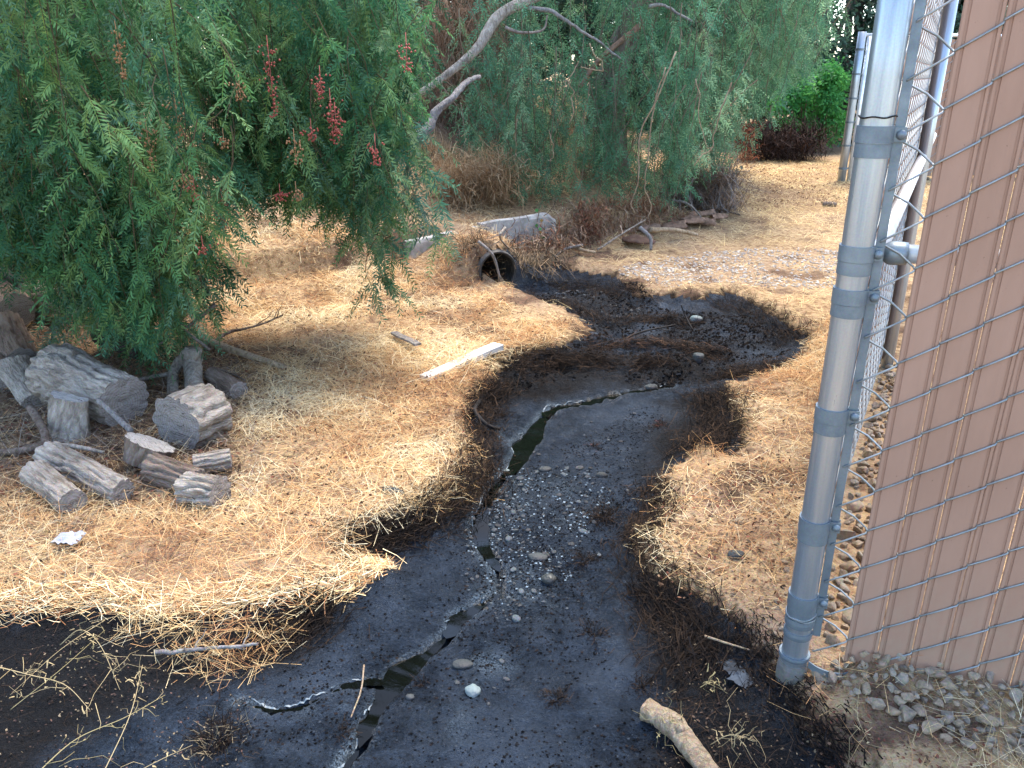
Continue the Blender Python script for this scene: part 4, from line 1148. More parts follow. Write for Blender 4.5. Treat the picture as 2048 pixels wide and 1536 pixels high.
stick('dead_stick', [pl(960, 800, .02), pl(950, 822, .04), pl(975, 850, .03), pl(1000, 858, .02)], .010, .008, 'blackened curved stick at the left edge of the mud fan', 'black_twig', seed=21)
stick('dead_stick', [pl(1350, 650, .02), pl(1290, 662, .05), pl(1240, 680, .03)], .007, .004, 'black twig lying across the upper creek debris', 'black_twig', seed=22, twigs=3)
stick('dead_stick', [pl(1385, 660, .01), pl(1370, 630, .10), pl(1362, 610, .16)], .006, .004, 'thin dark twig standing in the upper creek debris', 'black_twig', seed=23)
stick('dead_stick', [pl(310, 1305, .03), pl(400, 1300, .05), pl(520, 1288, .06)], .007, .004, 'grey twig lying along the straw patch at lower left', 'silver_wood', seed=24, twigs=4, jag=.01)
stick('dead_stick', [pl(728, 1330, .015), pl(722, 1380, .03), pl(702, 1435, .01)], .0025, .002, 'pale stem lying across the long black pool', 'tan_bark', seed=25)
stick('dead_stick', [pl(1410, 1272, .02), pl(1450, 1285, .03), pl(1500, 1300, .01)], .004, .002, 'thin straw-coloured stem on the black crust left of the post', 'tan_bark', seed=26)
stick('dead_stick', [pl(1327, 1385, -.01), pl(1328, 1365, .0) + UP * .05], .006, .005, 'short black stem standing in mud above the pale cut branch', 'black_twig', seed=27)
stick('dead_stick', [pl(1645, 408, .03), pl(1660, 408, .03), pl(1672, 410, .02)], .03, .03, 'short dark stick on the bright straw left of the post', 'brown_bark', seed=28)

# white painted board half under the straw
def board(name, pa, pb, w, th, mat, label, cat):
    u = norm(pb - pa); s = norm(np.cross(u, UP)); n = np.cross(s, u); c = (pa + pb) / 2; b = MB()
    L = np.linalg.norm(pb - pa); k = 14; Vv = []
    prof = [(-1, -1), (-1, .8), (-.93, 1), (.93, 1), (1, .8), (1, -1)]
    for i in range(k):
        t = i / (k - 1) - .5
        for x, z in prof: Vv.append(u * L * t * (1 + .01 * x * (i in (0, k - 1))) + s * x * w / 2 + n * (z * th / 2 + .004 * math.sin(t * 5)))
    m = len(prof); i = np.arange(k - 1)[:, None] * m; j = np.arange(m)[None]
    q = np.stack([i + j, i + m + j, i + m + (j + 1) % m, i + (j + 1) % m], -1).reshape(-1, 4)
    o = link(name, mesh(name, Vv, [q, np.arange(m)[None], (k - 1) * m + np.arange(m)[None][:, ::-1]], mat)); o.location = Vector(c.tolist())
    return tag(o, label, cat)
board('painted_board', pl(848, 757, .012), pl(997, 693, .034), .072, .034, 'white_paint', 'white painted plank lying in the straw left of the mud, partly covered', 'board')
board('bark_strip', pl(788, 664, .04), pl(836, 690, .05), .045, .012, 'silver_wood', 'strip of pale weathered wood in the straw above the white boards', 'wood strip')

# rusty scrap and curled bark on the far right bank
def curl(name, c, u, L, R, arc, mat, label, cat, seed):
    r = np.random.default_rng(seed); s = norm(np.cross(u, UP)); k, m = 12, 9; Vv = []
    for layer in (0, .012):
        for i in range(k):
            t = i / (k - 1) - .5
            for j in range(m):
                a = -arc / 2 + arc * j / (m - 1) + .5 * t
                rr = R * (1 + .25 * vn(np.array([t * 4 + seed]), np.array([a * 2.]), seed)[0]) - layer
                Vv.append(u * L * t * (1 + .12 * math.sin(j * 2.1)) + s * math.sin(a) * rr + UP * (math.cos(a) * rr - R * math.cos(arc / 2) * .9))
    i = np.arange(k - 1)[:, None] * m; j = np.arange(m - 1)[None]
    q = np.stack([i + j, i + m + j, i + m + j + 1, i + j + 1], -1).reshape(-1, 4); n = k * m
    edge = list(range(m)) + [x * m + m - 1 for x in range(1, k)] + [(k - 1) * m + x for x in range(m - 2, -1, -1)] + [x * m for x in range(k - 2, 0, -1)]
    ed = np.array(edge); e2_ = np.roll(ed, -1)
    o = link(name, mesh(name, Vv, [q, q[:, ::-1] + n, np.stack([ed, e2_, e2_ + n, ed + n], 1)], mat, True)); o.location = Vector([float(v) for v in c]); return tag(o, label, cat)
curl('rusty_scrap', pl(1275, 485, .03), norm(np.array([1, .2, .15])), .26, .12, 1.8, 'rust', 'rusty brown sheet of bent scrap on the right bank under the tree', 'scrap', 3)
for k, (a, b, ang, L_, R_, lab) in enumerate(((1300, 462, .4, .2, .08, 'curled bark slab resting just behind the rusty scrap'), (1345, 455, .2, .26, .07, 'long curled bark slab right of the rusty scrap'), (1380, 445, .7, .24, .09, 'arched brown bark slab in the middle of the bark heap'),
                                              (1410, 448, -.2, .2, .08, 'dark hollow bark slab at the right of the bark heap'), (1400, 430, .3, .3, .06, 'pale curled bark slab behind the bark heap'), (1435, 436, .5, .18, .06, 'small curled bark slab at the right end of the bark heap'))):
    curl('bark_slab', pl(a, b, .03), norm(np.array([math.cos(ang), math.sin(ang), .1])), L_, R_, 2.4, 'bark_slab', lab, 'bark', 20 + k)
# scrap of pale plastic in the straw, lower left
def scrap():
    n = 11; g = np.linspace(-1, 1, n); A, B = np.meshgrid(g, g); z = .35 * fbm(A * 1.7 + 2, B * 1.7, 71) + .15 * fbm(A * 5, B * 5, 72)
    Vv = np.stack([A * .045 + .012 * z, B * .035, z * .05 + .02], -1).reshape(-1, 3); idx = np.arange(n * n).reshape(n, n)
    q = np.stack([idx[:-1, :-1], idx[:-1, 1:], idx[1:, 1:], idx[1:, :-1]], -1).reshape(-1, 4); m = len(Vv)
    o = link('plastic_scrap', mesh('plastic_scrap', np.vstack([Vv, Vv - [0, 0, .002]]), [q, q[:, ::-1] + m], 'plastic_scrap', True)); p = pl(140, 1085, .01); o.location = Vector(p.tolist()); tag(o, 'crumpled scrap of pale plastic in the straw at left', 'scrap')
scrap()

# ------------------------------------------------------------------ trees
def interp_px(tbl, x):
    return np.interp(x, [a for a, b in tbl], [b for a, b in tbl])

def strands(tips, tops, nf, flen, npair, ll, lw, cols, droop, outward, rach, twr, twcol, seed):
    """hanging twigs set with pinnate leaves; returns leaf and twig geometry"""
    r = np.random.default_rng(seed); n = len(tips)
    B, Dv, C, S = [], [], [], []
    tw = MB()
    K = 10; tt = np.linspace(0, 1, K)
    for i in range(n):
        a, b = tops[i], tips[i]; L = np.linalg.norm(b - a)
        c = (a + b) / 2 + np.array([r.normal(0, .10), r.normal(0, .10), .14 * L * r.uniform(.2, 1)])
        P = np.outer((1 - tt) ** 2, a) + np.outer(2 * tt * (1 - tt), c) + np.outer(tt ** 2, b)
        P += np.cumsum(r.normal(0, .008, (K, 3)), 0)
        if twr: 
            V_, q_, t_ = tube(P, np.linspace(twr, twr * .35, K), 4, cap=False); tw.add(V_, q_, col=np.asarray(twcol) * r.uniform(.7, 1.3))
        m = max(3, int(nf * L)); u = r.uniform(.05, 1, m)
        pos = np.stack([np.interp(u, tt, P[:, k]) for k in range(3)], 1)
        d = r.normal(0, 1, (m, 3)); d[:, 2] = -np.abs(r.normal(.55, .45, m)); d = norm(d + outward * np.array([1, 1, .2]))
        B.append(pos); Dv.append(d); base = cols[r.integers(0, len(cols))] * r.uniform(.7, 1.25)
        C.append(np.tile(base, (m, 1)) * r.uniform(.8, 1.2, (m, 1)))
    B, Dv, C = np.vstack(B), np.vstack(Dv), np.vstack(C); m = len(B)
    L = flen * r.uniform(.6, 1.2, m)
    lf = fronds(B, Dv, L, npair, ll * r.uniform(.7, 1.15, m), lw, C, droop, None, rach)
    return lf, tw, (B, Dv)

def leaf_obj(name, lf, mat, parent, off=None):
    V_, f, C = lf
    return link(name, mesh(name, local(parent, V_), f, mat, False, C), parent)

def berries(parent, p, L, mat, seed):
    r = np.random.default_rng(seed); b = MB()
    n = int(26 + L * 160)
    for k in range(n):
        t = r.random(); w = .022 * (1 - .55 * t)
        c = p + np.array([r.normal(0, w), r.normal(0, w), -t * L]); s = r.uniform(.0045, .0065)
        o = np.array([[1, 0, 0], [-1, 0, 0], [0, 1, 0], [0, -1, 0], [0, 0, 1.], [0, 0, -1]])
        # small rounded bead: 6 + 8 corners
        q8 = np.array([[i, j, kk] for i in (-1, 1) for j in (-1, 1) for kk in (-1, 1)]) * .577
        F = [[0, 10 if False else 6 + 4 + 0, 0]]
        b.add(c + o * s, [[0, 2, 4], [2, 1, 4], [1, 3, 4], [3, 0, 4], [2, 0, 5], [1, 2, 5], [3, 1, 5], [0, 3, 5]])
    b.tube(np.array([p + UP * .04, p - UP * L * .5, p - UP * L]), [.0018, .0015, .001], 4)
    me = b.mesh('berry_cluster', mat, True, off=np.array(parent.location)); return link('berry_cluster', me, parent)

# --- the near weeping pepper tree, upper left
BOT = [(-300, 620), (0, 575), (60, 580), (110, 640), (200, 690), (290, 725), (360, 705), (405, 640), (430, 540), (470, 460), (540, 446), (620, 460), (680, 478), (735, 545), (785, 560), (800, 440), (818, 330), (826, 240), (815, 120), (820, 0), (825, -200)]
def near_pepper():
    r = np.random.default_rng(5)
    root = G(60, 560); root[2] = 0; root = np.array([-3.1, 5.0, hz(-3.1, 5.0)])
    e = empty('pepper_tree', root, 'near weeping pepper tree with red berry clusters filling the upper left', 'tree')
    cols = np.array([(.044, .122, .062), (.032, .096, .056), (.068, .158, .074), (.095, .18, .08), (.050, .13, .085), (.115, .20, .105), (.11, .185, .08), (.09, .17, .12)])
    tips, tops = [], []
    n = 900
    for i in range(n):
        x = r.uniform(-260, 820); bmax = interp_px(BOT, x)
        bmax = bmax - 44; y = bmax - abs(r.normal(0, 1)) * 40 if r.random() < .42 else r.uniform(-150 if x < 380 else -40, bmax)
        if x < 460: dep = r.uniform(3.55, 5.2) if r.random() < .75 else r.uniform(3.2, 3.7)
        else: dep = r.uniform(4.0, 5.0)
        if x < 430 and y > 520: dep = r.uniform(3.5, 4.3)
        p = D(x, y, dep); L = r.uniform(.45, 1.15) * (1 if x < 380 else .75)
        t = p + np.array([r.normal(-.10, .16), r.normal(.05, .16), L])
        tips.append(p); tops.append(t)
    lf, tw, fb_ = strands(tips, tops, 20, .155, 11, .041, .0078, cols * np.array([1.25, 1.30, 1.08]), .45, np.array([0, -.25, 0]), .0022, .0028, (.10, .075, .045), 6)
    leaf_obj('foliage', lf, 'pepper_leaf', e)
    link('twigs', tw.mesh('twigs', 'twig', True, off=root, color=True), e)
    # sprays at the right rim and the low sprig over the woodpile
    T2, P2 = [], []
    for (x, y, dx) in ((875, 470, -60), (835, 300, -40), (435, 580, -60), (455, 545, -50), (420, 620, -80), (835, 340, -30), (785, 565, -8), (755, 560, 10), (130, 690, -20), (160, 660, 10), (380, 700, -60), (330, 720, -40), (845, 410, -20)):
        for k in range(2):
            p = D(x + r.normal(0, 10), y + r.normal(0, 14), 4.2); P2.append(p); T2.append(D(x + dx, y - 95, 4.2) + [0, r.normal(0, .05), 0])
    lf, tw, _ = strands(P2, T2, 30, .18, 12, .05, .0085, cols * 1.15, .45, np.array([.3, -.2, 0]), .0022, .003, (.12, .09, .05), 8)
    leaf_obj('spray', lf, 'pepper_leaf', e); link('twigs', tw.mesh('twigs', 'twig', True, off=root, color=True), e)
    # trunk and limbs
    Pt = spline(np.array([root - UP * .2, root + [.05, -.1, .5], root + [.15, -.1, 1.2], root + [.4, -.1, 2.0], root + [.6, -.2, 2.9]]), 20)
    V_, q_, t_ = tube(Pt, np.linspace(.15, .09, 20), 16, rough=.12, seed=3); link('trunk', mesh('trunk', local(e, V_), [q_, t_], 'tree_bark', True), e)
    for k, (q0, q1, q2, ra) in enumerate(((Pt[10], D(200, 120, 4.6), D(430, -60, 4.4), .05), (Pt[12], D(100, 100, 4.2), D(250, -120, 3.9), .045), (Pt[8], D(95, 250, 4.3), D(60, 540, 4.3), .03), (Pt[15], D(380, -80, 4.6), D(760, -200, 4.6), .05), (D(260, 500, 4.3), D(350, 640, 4.1), D(420, 700, 4.05), .016), (D(430, 610, 4.1), D(380, 650, 4.1), D(300, 700, 4.1), .012))):
        V_, q_, t_ = tube(spline(np.array([q0, q1, q2]), 18), np.linspace(ra, ra * .45, 18), 8, rough=.12, seed=k); link('limb', mesh('limb', local(e, V_), [q_, t_], 'tree_bark', True), e)
    for k, (x, y, l, m) in enumerate(((232, 60, .18, 'berry_orange'), (535, 90, .30, 'berry'), (660, 195, .20, 'berry'), (290, 240, .20, 'berry_orange'), (588, 275, .12, 'berry_orange'), (365, 350, .06, 'berry_orange'), (388, 372, .06, 'berry'), (443, 395, .16, 'berry'), (405, 490, .04, 'berry'),
                                      (478, 165, .08, 'berry_orange'), (670, 225, .10, 'berry'), (622, 255, .06, 'berry'), (447, 275, .05, 'berry_orange'), (560, 385, .04, 'berry'), (592, 380, .05, 'berry_orange'), (812, 85, .12, 'berry'), (350, 205, .14, 'berry_orange'), (750, 285, .10, 'berry'), (640, 150, .10, 'berry'))):
        p = D(x, y, 3.80 if x > 440 else 3.38)
        # nudge the cluster onto the outside of the foliage
        berries(e, p, l, m, 200 + k)
    return e
near_pepper()

# --- the big pepper tree over the right bank
def big_pepper():
    r = np.random.default_rng(15)
    root = np.array([1.15, 9.2, hz(1.15, 9.2)])
    e = empty('pepper_tree', root, 'big weeping pepper tree with a bare arching limb behind the pipe', 'tree')
    cols = np.array([(.115, .25, .130), (.085, .205, .108), (.165, .305, .155), (.235, .375, .20), (.098, .23, .130)])
    BL = [(900, 300), (930, 340), (1000, 395), (1060, 425), (1120, 440), (1180, 435), (1250, 445), (1290, 430), (1330, 412), (1380, 385), (1440, 350), (1470, 305), (1500, 262), (1560, 205), (1620, 160), (1720, 120)]
    tips, tops = [], []
    for i in range(620):
        x = r.uniform(900, 1640); b = interp_px(BL, x)
        y = b - abs(r.normal(0, 1)) * 55 if r.random() < .45 else r.uniform(-160, b)
        if x < 985 and y < 290: continue
        dep = r.uniform(7.5, 9.6) if x < 1420 else r.uniform(8.6, 11)
        p = D(x, y, dep); 
        if p[2] < .06: continue
        L = r.uniform(.5, 1.5); tips.append(p); tops.append(p + np.array([r.normal(0, .22), r.normal(.1, .2), L]))
    for i in range(170):      # limb-top sprays, up and out of the picture
        x = r.uniform(985, 1650); p = D(x, r.uniform(-420, 60), r.uniform(8.2, 10.6)); tips.append(p); tops.append(p + np.array([r.normal(0, .3), .1, r.uniform(.4, 1)]))
    lf, tw, _ = strands(tips, tops, 17, .17, 8, .055, .0095, cols, .45, np.array([0, -.2, 0]), None, .0055, (.16, .125, .085), 16)
    leaf_obj('foliage', lf, 'pepper_leaf', e)
    link('twigs', tw.mesh('twigs', 'twig', True, off=root, color=True), e)
    Pt = spline(np.array([root - UP * .2, root + [-.1, -.1, .5], root + [-.05, -.15, 1.1], root + [.25, -.2, 1.8], root + [.5, -.1, 3.0]]), 20)
    V_, q_, t_ = tube(Pt, np.linspace(.19, .11, 20), 18, rough=.14, seed=13); link('trunk', mesh('trunk', local(e, V_), [q_, t_], 'tree_bark', True), e)
    def limb(pts, ra, rb, mat='tree_bark', nm='limb', k=1, jag=.0, ns=12):
        P = spline(np.array(pts), 30)
        if jag: P = P + np.stack([fbm(np.linspace(0, 6, 30) + k, np.full(30, q * 7.), k + q) for q in range(3)], 1) * jag
        V_, q_, t_ = tube(P, np.linspace(ra, rb, 30), ns, rough=.12, seed=k); return link(nm, mesh(nm, local(e, V_), [q_, t_], mat, True), e)
    limb([Pt[15], D(1180, -70, 8.4), D(1080, -12, 7.9), D(1000, 30, 7.6), D(958, 92, 7.45), D(925, 125, 7.4), D(868, 168, 7.3), D(800, 212, 7.25)], .066, .026, 'grey_bark', k=2)
    limb([D(1160, 175, 8.0), D(1200, 118, 8.0), D(1275, 55, 8.1), D(1300, 20, 8.3)], .02, .03, 'bark_slab', k=3)
    limb([D(1050, 10, 7.8), D(1110, 30, 7.7), D(1160, 60, 7.7), D(1240, 120, 7.8)], .022, .008, 'silver_wood', 'branch', 4, .03)
    limb([D(1010, 55, 7.5), D(1040, 65, 7.5), D(1085, 60, 7.6), D(1095, 30, 7.6)], .016, .006, k=5, nm='branch')
    limb([D(1300, 10, 8), D(1340, 15, 8), D(1385, 45, 7.9)], .018, .008, 'silver_wood', 'branch', 6, .02)
    for k, (pts, ra) in enumerate((([(1350, 100), (1320, 180), (1285, 260), (1275, 310), (1280, 365), (1262, 400), (1268, 430)], .012), ([(1330, 130), (1312, 200), (1302, 290), (1290, 370), (1300, 410), (1296, 440)], .012),
                                   ([(1460, 170), (1440, 235), (1420, 295), (1385, 330)], .011), ([(1395, 160), (1400, 235), (1412, 288), (1420, 295)], .009), ([(1180, 90), (1205, 140), (1160, 130)], .011), ([(1155, 125), (1135, 165), (1120, 185)], .009),
                                   ([(1035, 240), (1030, 290), (1045, 325), (1060, 315)], .009), ([(1100, 260), (1105, 310), (1095, 325)], .009), ([(1130, 160), (1145, 185), (1142, 245)], .010))):
        limb([D(a, b, 7.35 + .03 * k) for a, b in pts], ra * .55, ra * .4, 'tan_bark', 'hanging_vine', 30 + k, .03, 6)
    return e
big_pepper()

# --- trees further back
def back_tree(pos, h, rx, ry, cols, n, ls, label, seed, name='background_tree', hang=.5, zlow=.15):
    r = np.random.default_rng(seed); z0 = hz(pos[0], pos[1]); root = np.array([pos[0], pos[1], z0])
    e = empty(name, root, label, 'tree', 'trees behind the creek')
    nc = 46; cen = norm(r.normal(0, 1, (nc, 3))) * r.uniform(.45, 1.0, (nc, 1)) ** .6
    cen = cen * [rx, ry, h * (1 - zlow) / 2] + [0, 0, h * (1 + zlow) / 2]
    k = r.integers(0, nc, n); cs = r.uniform(.28, .6, nc)
    P = cen[k] + r.normal(0, 1, (n, 3)) * cs[k][:, None] * np.array([.62, .62, .8]); P[:, 2] = np.maximum(P[:, 2], .05)
    d = norm(r.normal(0, 1, (n, 3)) * [1, 1, .5] - [0, 0, hang]); w = norm(np.cross(d, r.normal(0, 1, (n, 3))))
    L = ls * r.uniform(.6, 1.3, n); W = L * .22
    V_ = np.stack([P, P + d * (L * .45)[:, None] + w * W[:, None], P + d * L[:, None], P + d * (L * .45)[:, None] - w * W[:, None]], 1).reshape(-1, 3) + root
    cc = (np.asarray(cols)[r.integers(0, len(cols), nc)] * r.uniform(.65, 1.3, (nc, 1)))[k] * r.uniform(.8, 1.2, (n, 1))
    leaf_obj('crown', (V_, np.arange(n * 4).reshape(-1, 4), np.repeat(cc, 4, 0)), 'pepper_leaf', e)
    Pt = spline(np.array([root - UP * .3, root + [.1, 0, h * .3], root + [-.1, .1, h * .6], root + [.1, 0, h * .9]]), 14)
    V_, q_, t_ = tube(Pt, np.linspace(.14, .05, 14), 10, rough=.12, seed=seed); link('trunk', mesh('trunk', local(e, V_), [q_, t_], 'tree_bark', True), e)
    for q in range(4):
        p0 = Pt[4 + 2 * q]; p1 = root + cen[r.integers(0, nc)]
        V_, q_, t_ = tube(spline(np.array([p0, (p0 + p1) / 2 + [0, 0, .2], p1]), 9), np.linspace(.06, .02, 9), 7); link('limb', mesh('limb', local(e, V_), [q_, t_], 'tree_bark', True), e)
    return e
cA = [(.07, .13, .08), (.085, .15, .095), (.055, .11, .07), (.10, .165, .105)]
cB = [(.09, .165, .11), (.115, .19, .13), (.08, .15, .10), (.14, .22, .15)]
cD = [(.03, .065, .038), (.04, .08, .045), (.025, .055, .035)]
back_tree((2.5, 12.4), 4.4, 1.6, 1.3, cB, 24000, .10, 'tall pale green tree right of the big weeping tree, behind the path', 41, zlow=.22)
back_tree((7.0, 19.6), 5.4, 2.6, 1.5, cB, 20000, .13, 'hazy grey green tree behind the bright bush and the far post', 42, zlow=.08)
back_tree((10.6, 17.5), 5.5, 2.6, 2.0, cB, 9000, .15, 'green tree standing behind the distant slatted fence', 43, zlow=.15)
back_tree((1.0, 13.2), 4.6, 2.3, 1.6, cA, 17000, .12, 'dense green tree directly behind the big weeping tree', 44, zlow=.0)
back_tree((-1.6, 12.6), 4.2, 2.2, 1.5, cA, 14000, .12, 'dark green tree behind the brown dead vines', 45, zlow=-.05)
back_tree((-4.6, 10.6), 4.0, 2.3, 1.6, cD, 14000, .12, 'shadowy tree on the bank behind the near weeping tree', 46, zlow=-.05)
back_tree((-8.0, 10.2), 4.6, 2.6, 1.8, cD, 9000, .15, 'dark tree beyond the left edge of the woodpile', 47, zlow=-.05)
back_tree((4.6, 20.5), 5.8, 2.4, 1.8, cD, 12000, .16, 'deep green tree closing the end of the path behind the bush', 48, zlow=.0)

for k_, (p_, h_, l_) in enumerate((((-13, 19), 7.0, 'tall dark tree far behind the woodpile at the left'), ((-5.5, 18.5), 6.5, 'tall tree far behind the near weeping tree'), ((-.5, 21), 7.0, 'tall tree far behind the brown vines'), ((3.5, 25), 7.5, 'tall tree far behind the big weeping tree'), ((9.5, 25), 8.0, 'tall tree far behind the bright bush'), ((16, 24), 8.0, 'tall tree far behind the slatted fences'), ((-2.2, 15), 6.0, 'broad tree on the bank between the two weeping trees'), ((8.4, 21.5), 7.5, 'broad tree rising behind the far post'), ((9.6, 19.2), 5.4, 'leafy tree close behind the far post and the green bush'), ((12.5, 21), 7.5, 'broad tree beyond the slatted fence panels'), ((-9, 15), 6.0, 'broad dark tree behind the left part of the near weeping tree'))):
    back_tree(p_, h_, 1.8 if k_ == 8 else 3.6, 1.2 if k_ == 8 else 1.6, cA if k_ % 2 else cD, 14000 if k_ in (7, 8) else 9500, .19 if k_ == 8 else .29, l_, 140 + k_, zlow=-.1)
# --- bright green bush and the dead brush beneath it
def bush():
    r = np.random.default_rng(77); root = G(1605, 306); root[2] = hz(root[0], root[1])
    e = empty('green_bush', root, 'bright green leafy bush at the far end of the path beside the far post', 'bush')
    n = 9000; nc = 34; cen = []
    for k in range(nc):
        px, py = r.uniform(1545, 1685), r.uniform(140, 285); cen.append(D(px, py, root[1] + r.uniform(-.4, .5)) - root)
    cen = np.array(cen); k = r.integers(0, nc, n)
    P = cen[k] + r.normal(0, .125, (n, 3)); d = norm(r.normal(0, 1, (n, 3)) + [0, -.2, .1]); w = norm(np.cross(d, r.normal(0, 1, (n, 3)))); L = r.uniform(.05, .10, n)
    V_ = np.stack([P, P + d * (L * .5)[:, None] + w * (L * .32)[:, None], P + d * L[:, None], P + d * (L * .5)[:, None] - w * (L * .32)[:, None]], 1).reshape(-1, 3) + root
    cc = (np.array([(.11, .36, .085), (.14, .42, .10), (.08, .29, .085), (.18, .46, .14)])[r.integers(0, 4, nc)])[k] * r.uniform(.75, 1.25, (n, 1))
    leaf_obj('foliage', (V_, np.arange(n * 4).reshape(-1, 4), np.repeat(cc, 4, 0)), 'pepper_leaf', e)
    b = MB()
    for q in range(9):
        p1 = cen[r.integers(0, nc)]; b.tube(spline(np.array([[r.normal(0, .08), r.normal(0, .08), 0], p1 * .5 + r.normal(0, .05, 3), p1]), 8), np.linspace(.03, .01, 8), 6)
    link('stems', b.mesh('stems', 'brown_bark', True), e)
bush()

def thicket(name, cells, n, L, W, cols, dirbias, label, cat, seed, curl=.25, kind=None, mat='twig', group=None):
    """a tangle of thin dry stems; cells are (px, py, depth, spread) centres"""
    r = np.random.default_rng(seed); c = np.array([D(a, b, d) for a, b, d, s in cells]); sp = np.array([s for *_, s in cells])
    k = r.integers(0, len(c), n); P = c[k] + r.normal(0, 1, (n, 3)) * sp[k][:, None] * [1, .7, .8]
    zg_ = HM(P[:, 0], P[:, 1]); P[:, 2] = np.maximum(P[:, 2], zg_ + .01)
    d = norm(r.normal(0, 1, (n, 3)) + np.asarray(dirbias)); l = L * r.uniform(.4, 1.3, n)
    V_, f, C = ribbons(P, d, l, W * r.uniform(.5, 1.3, n), r.normal(0, curl, n), np.asarray(cols)[r.integers(0, len(cols), n)] * r.uniform(.6, 1.3, (n, 1)), seg=4)
    base = P.mean(0); base[2] = P[:, 2].min(); o = link(name, mesh(name, V_ - base, f, mat, False, C)); o.location = Vector(base.tolist())
    return tag(o, label, cat, group, kind)
brn = [(.25, .16, .105), (.18, .11, .075), (.31, .22, .15), (.15, .10, .07), (.28, .16, .095)]
gry = [(.20, .17, .15), (.28, .25, .23), (.13, .11, .10), (.24, .19, .16)]
cells = []
rr_ = np.random.default_rng(3)
for k in range(80):
    x = rr_.uniform(795, 1000); y = rr_.uniform(0, 380)
    cells.append((x, y, rr_.uniform(8.6, 9.6), .16))
thicket('dead_vines', cells, 17000, .17, .006, brn, (0, 0, -1.4), 'curtain of brown dead vines on the bank between the two weeping trees', 'dead vines', 31)
cells = [(rr_.uniform(860, 1010), rr_.uniform(330, 440), rr_.uniform(7.3, 8.2), .12) for k in range(30)]
thicket('dry_bank_grass', cells, 7000, .20, .007, [(.42, .29, .16), (.34, .22, .12), (.5, .37, .22), (.25, .15, .08)], (0, -.2, -.2), 'tan dry grass tumbling down the bank above the pipe', 'dry grass', 32, kind='stuff', mat='straw_blade')
thicket('brush_heap', [(rr_.uniform(1330, 1460), rr_.uniform(350, 425), rr_.uniform(9.0, 9.8), .10) for k in range(24)], 3600, .34, .009, gry + brn[:2], (0, 0, .1), 'heap of grey dead twigs at the right foot of the big weeping tree', 'brush heap', 33, .18)
thicket('leafless_brush', [(rr_.uniform(1500, 1650), rr_.uniform(272, 318), rr_.uniform(15.3, 16.2), .16) for k in range(24)], 3200, .4, .016, [(.05, .035, .03), (.08, .05, .04), (.03, .022, .02)], (0, 0, .3), 'dark tangle of dead brush under the bright green bush', 'dead brush', 34)
thicket('red_leaf_brush', [(rr_.uniform(1475, 1500), rr_.uniform(255, 330), rr_.uniform(13.0, 13.6), .10) for k in range(10)], 500, .09, .022, [(.20, .07, .04), (.24, .11, .06), (.14, .06, .04)], (0, 0, .1), 'small brush with red-brown leaves left of the dark tangle', 'brush', 35, mat='litter_leaf', kind='stuff')
thicket('red_leaf_shrub', [(rr_.uniform(1160, 1205), rr_.uniform(415, 480), rr_.uniform(7.2, 7.6), .05) for k in range(12)], 600, .06, .012, [(.20, .075, .045), (.18, .10, .06), (.12, .06, .04), (.26, .14, .08)], (0, 0, -.8), 'rusty red drooping shrub between the concrete wall and the scrap', 'shrub', 36, mat='litter_leaf')
thicket('bank_litter', [(rr_.uniform(1120, 1330), rr_.uniform(450, 510), 0, 0) for k in range(2)] and [(x, 505 - (x - 1100) * .22 + rr_.normal(0, 10), 7.0 + (x - 1100) * .006, .12) for x in np.linspace(1050, 1340, 30)], 4200, .14, .009, brn + [(.35, .23, .13), (.26, .10, .05)], (0, 0, .0), 'brown twigs and leaf litter along the foot of the right bank', 'litter', 37, kind='stuff')
thicket('pipe_brush', [(x, y, d, .06) for x, y, d in ((950, 500, 6.15), (1035, 515, 6.2), (1060, 525, 6.15), (1085, 530, 6.2), (940, 530, 6.1), (1110, 518, 6.4))], 650, .16, .006, [(.10, .08, .055), (.20, .14, .085), (.06, .05, .035), (.32, .22, .13)], (.2, -.2, .2), 'wiry brown brush growing round the pipe mouth', 'brush', 38)
# small vine with a few green leaves over the concrete wall
def vine():
    p0 = D(1078, 432, 7.15); e = empty('green_vine', p0, 'thin vine with green and orange leaves hanging over the concrete wall', 'vine')
    b = MB(); P = spline(np.array([D(1078, 425, 7.1), D(1074, 450, 7.05), D(1080, 470, 7.0), D(1074, 485, 7.0)]), 14); b.tube(local(e, P), .004, 5); link('stem', b.mesh('stem', 'brown_bark'), e)
    r = np.random.default_rng(8)
    for k in range(14):
        p = P[r.integers(0, 14)] - p0 + r.normal(0, .03, 3); d = norm(r.normal(0, 1, 3)); w = norm(np.cross(d, r.normal(0, 1, 3))); s = .04
        V_ = [p, p + d * s * .5 + w * s * .4, p + d * s, p + d * s * .5 - w * s * .4]
        c = [(.08, .22, .06), (.30, .18, .05), (.05, .16, .05)][k % 3]
        link('leaf', mesh('leaf', V_, np.array([[0, 1, 2, 3]]), 'litter_leaf', False, np.tile(c, (4, 1))), e)
vine()
# weathered dead limb standing out of the left foliage
dl = stick('dead_limb', [D(808, 287, 5.6), D(850, 266, 5.7), D(870, 225, 5.8), D(900, 195, 5.9), D(930, 168, 6.0), D(963, 152, 6.1)], .034, .016, 'weathered silver dead limb jutting up right of the near weeping tree', 'silver_wood', seed=41, rough=.35, jag=.03, twigs=0, ns=14)

